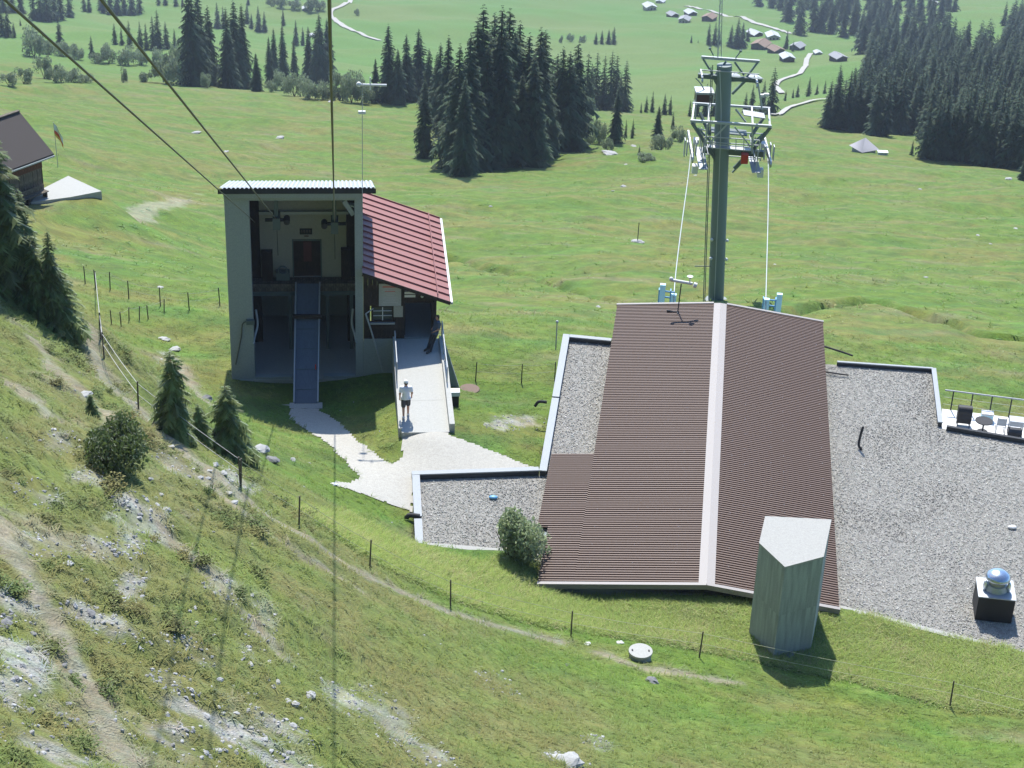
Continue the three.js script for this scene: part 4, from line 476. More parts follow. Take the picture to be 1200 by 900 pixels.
function tree(geo, p, h, wide, label, group, nm = 'spruce_tree') { const T = thing(nm, label, 'tree', [p.x, p.y - .02 * h, p.z], R() * 6.28, group); T.scale.set(h * wide, h, h * wide); mesh('trunk', trunkG, M.bark, T); mesh('crown', geo, sprNear.includes(geo) || geo === sprLean ? crownNear : crownM, T); return T; }
const px2h = (p, n) => n / pxPerM(p) / .9;
const G1 = 'spruces of the dark grove behind the station', L1 = 'tall dark spruce in the dense grove behind the station';
for (const [x, b, t, lb, w] of [[440, 118, 70], [455, 120, 33], [476, 120, 44], [490, 119, 38], [502, 126, 60], [466, 122, 60], [515, 150, 55], [524, 160, 47], [511, 140, 66], [536, 203, 58], [548, 199, 48], [529, 196, 80], [556, 194, 30], [562, 190, 16], [575, 185, 24], [583, 192, 17], [592, 189, 20], [600, 188, 45], [604, 185, 33], [615, 191, 46], [628, 186, 40], [622, 194, 70], [638, 180, 80], [645, 178, 112], [655, 176, 60], [663, 177, 66], [672, 171, 55], [634, 172, 42], [649, 168, 68], [568, 196, 60], [590, 195, 70], [609, 193, 90], [543, 205, 95], [580, 197, 110]]) { const p = onGround(x, b); tree(sprMid[(R() * 5) | 0], p, px2h(p, b - t), 1.28, L1, G1); }
const one = (x, b, t, lb, w = 1, geo = sprMid, nm) => { const p = onGround(x, b); return tree(geo[(R() * geo.length) | 0], p, px2h(p, b - t), w, lb, undefined, nm); };
one(497, 186, 95, 'single lighter spruce at left front of the dark grove', 1.25); one(721, 167, 105, 'slender spruce standing alone right of the dark grove', 1.1); one(770, 163, 125, 'broad spruce beside the bush on the knoll', 1.4); one(733, 161, 140, 'small young spruce left of a pair on the meadow edge', 1, sprFar); one(741, 162, 139, 'small young spruce right of a pair on the meadow edge', 1, sprFar); one(788, 152, 131, 'small spruce behind the knoll bush', 1.1, sprFar); one(749, 181, 170, 'tiny spruce beside the white stone near the knoll', 1.2, sprFar);
const far = (list, lb, gr, w = 1.15) => { for (const [x, b, t] of list) { const p = onGround(x, b); tree(sprFar[(R() * 6) | 0], p, px2h(p, b - t), w, lb, gr); } };
far([[686, 141, 64], [697, 129, 63], [706, 129, 66], [714, 129, 62], [720, 129, 66], [731, 130, 72], [691, 133, 75], [726, 131, 84]], 'tall spruce in the row right behind the dark grove', 'spruces behind the grove'); far([[757, 131, 112], [764, 131, 107], [778, 134, 110], [785, 134, 112], [751, 132, 120]], 'short spruce at the near edge of the green field', 'spruces at the field edge'); far([[698, 52, 38], [705, 52, 36], [713, 52, 35], [719, 52, 32]], 'spruce in the small row on the far green field', 'row on the far field', 1.5);
far([[830, 52, 28], [837, 52, 27], [842, 51, 34]], 'spruce in the tight clump below upper hamlet', 'clump below the upper hamlet', 1.3); far([[810, 50, 41], [818, 50, 46]], 'tiny spruce left of the hamlet clump', 'tiny spruces by the clump', 1.3); far([[856, 54, 30], [863, 56, 22], [869, 55, 27], [876, 48, 33]], 'large spruce left of the lower hamlet houses', 'spruces left of the hamlet', 1.5); far([[921, 58, 35], [929, 60, 48]], 'spruce between the lower hamlet houses', 'spruces between houses', 1.2); far([[903, 135, 80], [893, 132, 95], [880, 132, 100], [873, 132, 108]], 'tall spruce right behind the tower head', 'spruces right behind the tower'); far([[808, 136, 117], [816, 136, 104], [826, 136, 98], [836, 136, 100]], 'spruce left behind the tower head', 'spruces left behind the tower');
far([[920, 118, 106], [934, 114, 99], [929, 115, 104], [947, 113, 90], [957, 111, 98], [966, 110, 94]], 'spruce in the loose row on the brown meadow', 'row on the brown meadow', 1.3);
const G2 = 'spruces on the left crest', L2 = 'tall dark spruce on the crest behind the left meadow';
for (const [x, b, t] of [[226, 101, -15], [236, 101, -8], [247, 101, 12], [268, 104, 14], [277, 104, 5], [286, 104, 10], [316, 97, 45], [322, 96, 36], [332, 94, 32], [345, 94, 50], [375, 98, 20], [384, 92, 25], [362, 93, 34], [370, 95, 42]]) { const p = onGround(x, b); tree(sprMid[(R() * 5) | 0], p, px2h(p, b - t), 1.1, L2, G2); }
one(301, 107, 64, 'light green young spruce in front of the crest trees', 1.5); one(108, 67, 43, 'short spruce standing among the grey bushes', 1.6, sprFar); one(70, 51, 22, 'lone spruce above the grey bush at far left', 1.3, sprFar);
far([[255, 34, 4], [262, 34, 8], [303, 37, 8], [310, 37, 14], [295, 33, 16], [332, 30, 10], [347, 53, 24], [355, 53, 32], [290, 28, 4], [135, 52, 28], [143, 53, 32], [152, 53, 25], [165, 57, 26], [172, 58, 28], [180, 58, 20], [186, 58, 13], [195, 57, 26], [205, 56, 34], [3, 42, 4], [10, 43, 8], [17, 44, 26], [24, 30, 22]], 'bluish spruce beyond the left crest', 'spruces beyond the left crest', 1.25);
far([[4, 15, -18], [14, 14, -20], [25, 15, -16], [40, 24, -16], [48, 25, -20], [56, 25, -22], [64, 24, -20], [72, 23, -18], [82, 20, -12], [99, 13, -8], [105, 14, -6], [122, 15, -16], [130, 18, -20], [138, 18, -18], [146, 18, -20], [155, 17, -18], [164, 15, -16], [186, 5, -14], [194, 5, -12], [206, 7, -10], [214, 7, -8], [291, 6, -8], [118, 12, -14]], 'blue dark spruce in the far patches at the top left', 'far spruce patches at the top left', 1.35);
{ // dense forest on the right
  const F = [[966, 149], [990, 154], [1020, 159], [1050, 158], [1074, 162], [1080, 182], [1100, 188], [1150, 193], [1180, 196], [1215, 200], [1230, 120], [1225, 20], [1180, 24], [1160, 42], [1125, 30], [1120, -5], [1020, -12], [905, -12], [880, 4], [920, 22], [936, 42], [958, 44], [1000, 46], [1016, 75], [1008, 122], [985, 134], [968, 140]];
  const r = rng(404), cand = []; let guard = 0; while (cand.length < 430 && guard++ < 60000) { const x = 870 + r() * 360, y = -12 + r() * 214; if (!inPoly(F, x, y) || (x > 1108 && x < 1172 && y > 18 && y < 62)) continue; const sp = y > 140 ? 7 : y > 70 ? 6.5 : 6.2; if (cand.some((c) => Math.abs(c[0] - x) < sp && Math.abs(c[1] - y) < sp * .55)) continue; cand.push([x, y]); }
  for (const x of [968, 978, 990, 1001, 1012, 1024, 1040, 1052]) cand.push([x, 150 + (x - 968) * .09]); for (let x = 1082; x < 1205; x += 11) cand.push([x, 184 + (x - 1082) * .1 + r() * 3]);
  cand.sort((a, b) => b[1] - a[1]); const inst = [];
  cand.forEach(([x, y], i) => { const p = onGround(x, y), hp = lerp(24, 70, clamp(y / 190)) * (.8 + r() * .4), h = px2h(p, hp), w = 1.2 + r() * .35; if (i < 140) tree(sprFar[(r() * 6) | 0], p, h, w, 'dark spruce in the dense forest on the right', 'dense forest on the right'); else inst.push([p, h, w, r() * 6.28]); });
  const im = new THREE.InstancedMesh(sprFar[1], crownM, inst.length); im.name = 'far_forest'; im.userData = { kind: 'stuff', label: 'far blue dark spruce forest at the upper right', category: 'forest' }; const q = new THREE.Object3D(); inst.forEach(([p, h, w, a], i) => { q.position.copy(p); q.rotation.set(0, a, 0); q.scale.set(h * w, h, h * w); q.updateMatrix(); im.setMatrixAt(i, q.matrix); }); scene.add(im);
  one(1068, 181, 164, 'small lone spruce at the left edge of front forest', 1.3, sprFar); one(1198, 212, 180, 'broad light spruce at the right edge beside the meadow', 1.7, sprFar);
  console.log('forest', cand.length);
}
// spruces on the near slope
const later = [];
one(6, 345, 150, 'large spruce at the left edge below the chalet', 1.25, [sprLean]); one(18, 350, 205, 'dark spruce squeezed between the two left edge spruces', 1.4, [sprLean]); one(46, 372, 285, 'low dark spruce left of the thin topped spruce', 1.3, [sprNear[2]]); { const p = onGround(34, 352); tree(sprLean, p, px2h(p, 130), 1.2, 'bushy spruce right beside the large left edge spruce'); }
one(66, 388, 268, 'thin topped spruce on the slope left of the trail', .95, [sprLean]); { const p = onGround(72, 390); tree(sprNear[0], p, px2h(p, 84), 1.35, 'low broad spruce around the foot of the thin topped spruce'); }
later.push(() => { const b = bush(143, 552, 60, 70, 'low broad dark green conifer bush on the slope below the trail', undefined, bushGeo(61, 5200, .04, [.10, .14, .038])); b.position.y -= .28; b.userData.category = 'bush'; }); one(205, 512, 405, 'pointed young spruce beyond the fence, left of two', 1.05, [sprNear[2]]); one(267, 530, 446, 'rounder young spruce beyond the fence, right of two', 1.35, [sprNear[0]]); one(234, 522, 470, 'small spruce between the two young spruces', 1.3, [sprNear[1]]); one(108, 488, 460, 'tiny dark spruce seedling near the white rock', 1.4, [sprNear[2]]);
// broadleaf bushes
function bushGeo(seed, n, size, tint) { const r = rng(seed), a = [], c = [], cl = []; for (let i = 0; i < 9; i++) { const an = r() * 6.28, q = Math.sqrt(r()) * .62; cl.push([Math.cos(an) * q, .25 + r() * .5, Math.sin(an) * q, .22 + r() * .2]); } for (let i = 0; i < n; i++) { const k = cl[(r() * 9) | 0], u = r() * 2 - 1, an = r() * 6.28, s = Math.sqrt(1 - u * u), rad = k[3] * (.55 + .5 * r()); const p = V(k[0] + Math.cos(an) * s * rad, Math.max(.01, k[1] + u * rad), k[2] + Math.sin(an) * s * rad), d1 = V(r() - .5, r() - .5, r() - .5).normalize().multiplyScalar(size * (.6 + r() * .8)), d2 = V(r() - .5, r() - .5, r() - .5).normalize().multiplyScalar(size * (.5 + r() * .5)); const f = .7 + r() * .6; for (const v of [p.clone().add(d1), p.clone().add(d2), p.clone().sub(d1), p.clone().add(d1), p.clone().sub(d1), p.clone().sub(d2)]) { a.push(v.x, v.y, v.z); c.push(tint[0] * f, tint[1] * f, tint[2] * f); } } const g = new THREE.BufferGeometry(); g.setAttribute('position', new THREE.Float32BufferAttribute(a, 3)); g.setAttribute('color', new THREE.Float32BufferAttribute(c, 3)); g.computeVertexNormals(); return g; }
const bushes = [1, 2, 3].map((s) => bushGeo(s * 7, 1700, .055, [.22, .27, .16])), stems = merge([0, 1, 2, 3, 4].map((i) => bar(V(0, -.05, 0), V(Math.cos(i * 1.3) * .35, .55, Math.sin(i * 1.3) * .35), .02, 5, .006)));
function bush(x, y, w, h, lb, gr, geo) { const p = onGround(x, y), s = pxPerM(p), T = thing('bush', lb, 'bush', p.toArray(), R() * 6.28, gr); T.scale.set(w / s, h / s / .95, w / s); mesh('stems', stems, M.bark, T); mesh('foliage', geo || bushes[(R() * 3) | 0], crownNear, T); return T; }
for (const [x, y, w, h] of [[40, 66, 22, 34], [58, 64, 14, 22], [78, 66, 16, 22], [92, 70, 12, 18], [52, 92, 14, 26], [66, 96, 16, 22], [84, 96, 14, 18], [100, 97, 12, 12], [28, 98, 14, 18], [10, 100, 14, 14], [128, 74, 14, 22], [150, 76, 16, 22], [166, 76, 12, 18], [116, 74, 12, 14], [145, 97, 7, 18], [195, 98, 20, 40], [206, 94, 16, 46], [188, 82, 14, 26], [172, 96, 12, 14], [216, 100, 10, 22]]) bush(x, y, w, h, 'grey green bush on the crest behind the left meadow', 'bushes on the left crest');
for (const [x, y, w, h] of [[330, 106, 14, 24], [345, 113, 18, 28], [362, 116, 16, 24], [378, 117, 14, 22], [398, 118, 18, 34], [412, 120, 16, 38], [424, 121, 14, 26], [243, 103, 10, 18], [318, 108, 10, 14], [390, 118, 14, 18], [436, 120, 12, 24], [420, 106, 12, 18]]) bush(x, y, w, h, 'pale grey green bush at the foot of the crest spruces', 'bushes below the crest spruces');
for (const [x, y, w, h] of [[657, 50, 4, 8], [668, 49, 6, 10], [682, 50, 6, 10]]) bush(x, y, w, h, 'round dark bush in the row on the far field', 'round bushes on the far field');
for (const [x, y, w, h] of [[318, 8, 8, 12], [330, 9, 10, 14], [345, 11, 10, 14], [365, 13, 12, 18], [375, 12, 10, 14], [418, 18, 4, 9]]) bush(x, y, w, h, 'far grey bush near the tiny white house at top', 'far bushes at the top left');
bush(775, 176, 16, 24, 'brownish green bush on the knoll left of the tower'); bush(795, 166, 12, 18, 'bush just right of the knoll spruce'); bush(757, 188, 14, 9, 'low dark bush lying on the knoll slope'); bush(702, 168, 14, 34, 'green bush at the foot of the slender spruce'); bush(712, 176, 9, 14, 'small dark bush before the slender spruce'); bush(690, 170, 8, 16, 'bush between the dark grove and the slender spruce');
for (const f of later) f();
bush(597, 654, 50, 66, 'round light green shrub at the left corner of the brown roof', undefined, bushGeo(55, 4200, .045, [.3, .36, .19]));

// ------------------------------------------------------------ fences
function fence(name, label, posts, hgt, mt, tape, strands = 2, wr = .006) {
  const T = thing(name, label, 'fence'); let prev; for (const [x, y] of posts) { const p = onGround(x, y), l = V(rr(-.06, .06), 0, rr(-.06, .06)); mesh('post', [bar(p.clone().add(V(0, -.25, 0)), p.clone().add(V(l.x, hgt, l.z)), .032, 6, .026)], mt, T); const tp = [...Array(strands)].map((_, i) => p.clone().add(V(l.x, hgt * (.92 - i * .4), l.z))); if (prev) tp.forEach((q, i) => { const md = q.clone().lerp(prev[i], .5).add(V(0, -.05, 0)); mesh('wire', [tube([prev[i], md, q], wr, 4, 8)], tape, T); }); prev = tp; }
  return T;
}
const tapeM = mat(.45, .46, .3, .7), tapeW = mat(.42, .42, .4, .7), wireM = mat(.3, .3, .28, .6);
fence('pasture_fence', 'post and tape pasture fence following the trail below the brown roof', [[282, 570], [350, 616], [433, 665], [528, 712], [669, 746], [819, 771], [1113, 829], [1260, 862]], 1.05, M.woodGrey, tapeM, 2, .008);
fence('slope_fence', 'fence with white tape on the slope left of the young spruces', [[112, 338], [118, 397], [122, 420], [162, 479], [282, 570]], 1.0, M.woodGrey, tapeW, 2, .011);
fence('meadow_fence', 'thin dark fence across the meadow left of the station', [[100, 333], [112, 337], [129, 340], [151, 350], [188, 359], [222, 364], [258, 359]], 1.05, M.dark, wireM); fence('paddock_fence', 'short line of low posts at the edge of the rocky slope', [[131, 380], [142, 382], [151, 376], [163, 375], [174, 374], [192, 366]], .75, M.woodGrey, wireM, 1); fence('back_fence', 'two post wire fence behind the ramp', [[557, 447], [611, 449], [650, 447]], 1.0, M.dark, wireM);
for (const [x, y, h, lb] of [[747, 284, 1.9, 'dark snow pole on a white stone base in the meadow']]) { const p = onGround(x, y), T = thing('snow_pole', lb, 'pole', p.toArray()); mesh('pole', [bar(V(0, 0, 0), V(.02, h, 0), .04)], M.dark, T); mesh('base_stone', [rockGeo(3).clone().scale(.5, .3, .35)], M.rock, T); }
// round concrete shaft cover and boulders
{ const p = onGround(750, 772), T = thing('shaft_cover', 'round pale concrete shaft cover in the grass near fence', 'cover', p.toArray()); mesh('shaft', [new THREE.CylinderGeometry(.36, .37, .5, 28).translate(0, .02, 0)], M.conc, T); mesh('lid', [new THREE.CylinderGeometry(.39, .39, .07, 28).translate(0, .3, 0)], M.concPale, T); for (const s of [-1, 1]) mesh('handle', [box(.05, .02, .08, s * .27, .345, 0)], M.dark, T); }
const rocks = [0, 1, 2, 3, 4, 5].map((i) => rockGeo(i + 20));
function rock(x, y, w, lb, m = M.rock, gr, fl = 1, nm = 'boulder') { const p = onGround(x, y), s = w / pxPerM(p) / 2.4, o = single(nm, rocks[(R() * 6) | 0], m, lb, 'rock', gr); o.position.copy(p).add(V(0, s * .1, 0)); o.scale.set(s, s * fl, s); o.rotation.set(rr(-.2, .2), R() * 6.28, rr(-.2, .2)); return o; }
rock(764, 799, 15, 'dark boulder with pale top in grass below the shaft cover', M.rockDark); rock(726, 754, 9, 'small white stone left of the shaft cover', M.white); rock(688, 755, 9, 'flat white stone near the middle fence post', M.white, undefined, .5); rock(664, 780, 6, 'small grey stone in the grass below the trail end', M.rockDark); rock(664, 893, 34, 'white stone heap at the bottom edge', M.rock, undefined, .45); rock(588, 787, 5, 'tiny white stone left of the grey stone');
rock(306, 528, 22, 'large white boulder beside the gravel path', M.rock, undefined, .8); rock(318, 540, 18, 'grey boulder leaning on the large white boulder', M.rockDark, undefined, .8); rock(343, 540, 8, 'small pale stone right of the white boulder'); rock(99, 463, 17, 'flat white rock beside the tiny spruce seedling', M.rock, undefined, .5); rock(364, 815, 14, 'round white boulder beside the right rope shadow'); rock(345, 826, 11, 'white stone left of the round white boulder'); rock(192, 398, 14, 'pale rock on the bank above the meadow', M.rock, undefined, .6); rock(204, 410, 16, 'long pale rock below the bank rock', M.rock, undefined, .5); rock(241, 468, 14, 'grey rock between the two young spruces', M.rockDark); rock(85, 420, 14, 'grey stone pile near the trail bend', M.rockDark, undefined, .6); rock(182, 498, 10, 'grey rock at the foot of the pointed spruce', M.rockDark); rock(2, 735, 22, 'pale rock at the left picture edge', M.rockDark, undefined, .6);
rock(392, 568, 10, 'pale kerb stone at the lower edge of the gravel path', M.white, undefined, .5); rock(1030, 706, 0.1 + 5, 'pale stone near the gravel roof kerb');
for (const [x, y, w] of [[252, 545, 9], [262, 555, 10], [270, 564, 8], [268, 578, 9], [275, 589, 9], [245, 552, 7], [292, 575, 7], [200, 524, 10], [235, 560, 8], [244, 561, 7]]) rock(x, y, w, 'pale stone in the row along the trail', M.rock, 'stones along the trail', .7);
for (const [x, y, w] of [[193, 598, 14], [184, 592, 7], [163, 607, 8], [80, 661, 12], [100, 681, 8], [134, 682, 7], [95, 668, 6], [176, 562, 8], [188, 580, 7]]) rock(x, y, w, 'white stone on the bare patch of the upper left slope', M.rock, 'stones on the upper slope', .7);
{ const r = rng(71); for (let i = 0; i < 46; i++) { const x = 190 + r() * 170, y = 770 + Math.pow(r(), .7) * 125; rock(x, y, 4 + r() * r() * 9, 'white stone scattered in the scree at lower left', M.rock, 'stones in the lower scree', .75); } for (let i = 0; i < 22; i++) rock(r() * 110, 700 + r() * 195, 5 + r() * 8, 'grey stone in the bare strip at far lower left', M.rockDark, 'stones in the left bare strip', .6);
  for (const [x, y] of [[295, 698], [248, 770], [315, 776], [228, 713], [150, 640], [250, 745], [230, 730], [222, 716], [195, 745]]) rock(x, y, 6, 'lone white stone in grass of the lower left slope', M.rock, 'lone stones on the lower slope', .6);
  for (const [x, y, w] of [[731, 219, 7], [718, 224, 5], [575, 242, 5], [701, 360, 6], [230, 156, 11], [328, 162, 10], [265, 178, 6], [388, 120, 8], [1146, 276, 5], [1190, 268, 6], [1085, 325, 5], [1161, 286, 4], [1078, 222, 4], [908, 310, 4], [815, 206, 4], [742, 172, 8], [715, 181, 18], [733, 193, 5], [188, 337, 8], [1182, 210, 10], [425, 250, 5]]) rock(x, y, w, 'small white stone lying in the meadow', M.rock, 'stones in the meadow', .45); }
// ------------------------------------------------------------ loose growth and small stones (nobody could count them)
function scatter(name, label, category, geo, m, n, seed, pick) { const r = rng(seed), q = new THREE.Object3D(), c = new THREE.Color(), A = []; let g = 0; while (A.length < n && g++ < n * 14) { const s = pick(r); if (s) A.push(s); } const im = new THREE.InstancedMesh(geo, m, A.length); im.name = name; im.userData = { kind: 'stuff', label, category }; A.forEach(([x, y, z, sc, sy, col, tilt = 0], i) => { q.position.set(x, y, z); q.rotation.set((r() - .5) * tilt, r() * 6.28, (r() - .5) * tilt); q.scale.set(sc, sy, sc); q.updateMatrix(); im.setMatrixAt(i, q.matrix); im.setColorAt(i, c.setRGB(...col)); }); scene.add(im); return im; }
function clump(seed, n, spread, wid) { const r = rng(seed), a = []; for (let i = 0; i < n; i++) { const an = r() * 6.28, q = Math.sqrt(r()) * spread, bx = Math.cos(an) * q, bz = Math.sin(an) * q, l = r() * 6.28, w = wid * (.6 + r() * .8), h = .6 + r() * .4, lean = (r() < .2 ? .3 : .9) + r() * .8, dx = Math.cos(l), dz = Math.sin(l), px = -dz * w, pz = dx * w, mx = bx + dx * lean * .35, mz = bz + dz * lean * .35; a.push(bx - px, 0, bz - pz, bx + px, 0, bz + pz, mx + px * .8, h * .6, mz + pz * .8, bx - px, 0, bz - pz, mx + px * .8, h * .6, mz + pz * .8, mx - px * .8, h * .6, mz - pz * .8, mx - px * .8, h * .6, mz - pz * .8, mx + px * .8, h * .6, mz + pz * .8, bx + dx * lean, h, bz + dz * lean); } const g = tris(a); return g; }
const bladeM = new THREE.MeshPhysicalMaterial({ color: 0xffffff, roughness: 1, side: THREE.DoubleSide, transmission: .25, thickness: 0 });
const blocked = (x, z) => { if (inPoly(ROOF, x, z) || inPoly(PATH, x, z)) return true; const [lx, lz] = stL(x, z); if (lx > -.1 && lx < 9.6 && lz < .1 && lz > -8.5) return true; if (lx > 7.1 && lx < 9.6 && lz > -.2 && lz < 8.4) return true; if (lx > 2.1 && lx < 4.2 && lz > 0 && lz < 3.2) return true; return false; };
const bare = (x, z) => { for (const [T, w] of TRAILS) if (polyD(T, x, z, false) < w * .9) return true; for (const [bx, bz, a, b, k] of BLOBS) if (k > .45 && Math.hypot((x - bx) / a, (z - bz) / b) < .75) return true; return false; };
const jit = (c, r, k = .35) => { const f = 1 - k / 2 + r() * k; return [c[0] * f * (1 + (r() - .5) * .25), c[1] * f, c[2] * f]; };
const B2 = [Math.min(...BRIGHT.map((p) => p[0])), Math.max(...BRIGHT.map((p) => p[0])), Math.min(...BRIGHT.map((p) => p[1])), Math.max(...BRIGHT.map((p) => p[1]))];
scatter('tall_grass', 'tall bright green grass along the brown roof edge', 'grass', clump(1, 12, .5, .03), bladeM, 15000, 91, (r) => { const x = lerp(B2[0], B2[1], r()), z = lerp(B2[2], B2[3], r()); if (!inPoly(BRIGHT, x, z) || blocked(x, z)) return; const k = .13 + r() * .12; return [x, H(x, z) - .02, z, k * 1.3, k * (.75 + r() * .5), jit(r() < .15 + .25 * sstep(-.1, .3, fbm(x / 2.5, z / 2.5, 2, 71)) ? [.33, .33, .13] : [.235, .31, .06], r, .6)]; });
scatter('short_grass', 'short grass on the near slope', 'grass', clump(2, 9, .6, .06), bladeM, 52000, 92, (r) => { const d = Math.exp(lerp(Math.log(42), Math.log(112), r())), x = (r() * .68 - .34) * d, z = -(d - 20); if (blocked(x, z) || bare(x, z)) return; const y = H(x, z), k = .08 + r() * .1; const gc = groundColor(x, z, y); return [x, y - .015, z, k * 1.3, k * .6, jit([gc[0] * 1.15, gc[1] * 1.17, gc[2] * 1.1], r, .3)]; });
scatter('meadow_tufts', 'tufts of grass and weeds in the meadow', 'grass', clump(3, 12, .9, .1), bladeM, 6000, 93, (r) => { const d = Math.exp(lerp(Math.log(105), Math.log(340), r())), x = (r() * .68 - .34) * d, z = -(d - 20); if (blocked(x, z)) return; const n = fbm(x / 8, z / 8, 3, 50); if (n < (r() - .5) * .3) return; const y = H(x, z), k = .12 + r() * .14; const gc = groundColor(x, z, y); return [x, y - .03, z, k * 1.5, k * .5, jit([gc[0] * 1.1, gc[1] * 1.15, gc[2] * 1.1], r, .25)]; });
scatter('low_heath', 'low dark olive heath and juniper on the rocky slope', 'shrub', bushGeo(77, 420, .075, [1, 1, 1]), new THREE.MeshStandardMaterial({ color: 0xffffff, vertexColors: true, roughness: .95, side: THREE.DoubleSide }), 620, 94, (r) => { const d = Math.exp(lerp(Math.log(42), Math.log(100), r())), x = (r() * .68 - .36) * d, z = -(d - 20); if (blocked(x, z)) return; const y = H(x, z); if (y < 5) return; const lf = sstep(1, -8, x - (d - 62) * .1); if (r() > lf || bare(x, z)) return; const n = fbm(x / 2, z / 1.4, 3, 29); if (n < .1 || x > -6 + (d - 62) * .1) return; const k = .15 + r() * .32; return [x, y - .06, z, k * (1 + r() * .6), k * (.3 + r() * .3), jit(r() < .6 ? [.10, .13, .035] : [.14, .14, .045], r)]; });
scatter('scree_stones', 'small pale stones scattered over the slope', 'stones', rocks[2], mat(1, 1, 1, .95), 2600, 95, (r) => { let x, z; if (r() < .75) { const b = BLOBS[(r() * BLOBS.length) | 0], an = r() * 6.28, q = Math.sqrt(r()) * 1.15; x = b[0] + Math.cos(an) * q * b[2]; z = b[1] + Math.sin(an) * q * b[3]; } else { const d = Math.exp(lerp(Math.log(42), Math.log(92), r())); x = (r() * .68 - .36) * d; z = -(d - 20); if (r() > sstep(6, -8, x)) return; } if (blocked(x, z) || -z > 80) return; const y = H(x, z), k = .012 + r() * r() * .055, b = .22 + r() * .22; return [x, y, z, k, k * .8, [b, b * .99, b * .97], 2]; });

scene.fog = new THREE.FogExp2(new THREE.Color(.62, .72, .86), .00014);
// ------------------------------------------------------------ people
function field(dist, c, hx, hy, hz, res) { const mc = new MarchingCubes(res, M.skin, false, false, 60000); mc.isolation = 0; const n = mc.size, h = n / 2, f = mc.field; for (let k = 0; k < n; k++) for (let j = 0; j < n; j++) for (let i = 0; i < n; i++) f[i + j * n + k * n * n] = -dist(c[0] + (i - h) / h * hx, c[1] + (j - h) / h * hy, c[2] + (k - h) / h * hz); mc.update(); const N = mc.count, p = mc.positionArray.slice(0, N * 3); for (let i = 0; i < N; i++) { p[i * 3] = c[0] + p[i * 3] * hx; p[i * 3 + 1] = c[1] + p[i * 3 + 1] * hy; p[i * 3 + 2] = c[2] + p[i * 3 + 2] * hz; } const g = new THREE.BufferGeometry(); g.setAttribute('position', new THREE.BufferAttribute(new Float32Array(p), 3)); const nr = mc.normalArray.slice(0, N * 3); for (let i = 0; i < N; i++) { const v = V(nr[i * 3] / hx, nr[i * 3 + 1] / hy, nr[i * 3 + 2] / hz).normalize(); nr.set([v.x, v.y, v.z], i * 3); } g.setAttribute('normal', new THREE.BufferAttribute(new Float32Array(nr), 3)); return g; }
function cap(x, y, z, b, grow = 0) { const [a0, a1, a2, b0, b1, b2, r0, r1] = b, dx = b0 - a0, dy = b1 - a1, dz = b2 - a2, t = clamp(((x - a0) * dx + (y - a1) * dy + (z - a2) * dz) / (dx * dx + dy * dy + dz * dz + 1e-9)); return Math.hypot(x - a0 - t * dx, y - a1 - t * dy, z - a2 - t * dz) - (r0 + (r1 - r0) * t) - grow; }
const smin = (a, b, k) => { const h = clamp(.5 + .5 * (b - a) / k); return lerp(b, a, h) - k * h * (1 - h); };
const union = (list, grow = 0, k = .035) => (x, y, z) => { let d = 9; for (const b of list) d = smin(d, cap(x, y, z, b, grow), k); return d; };
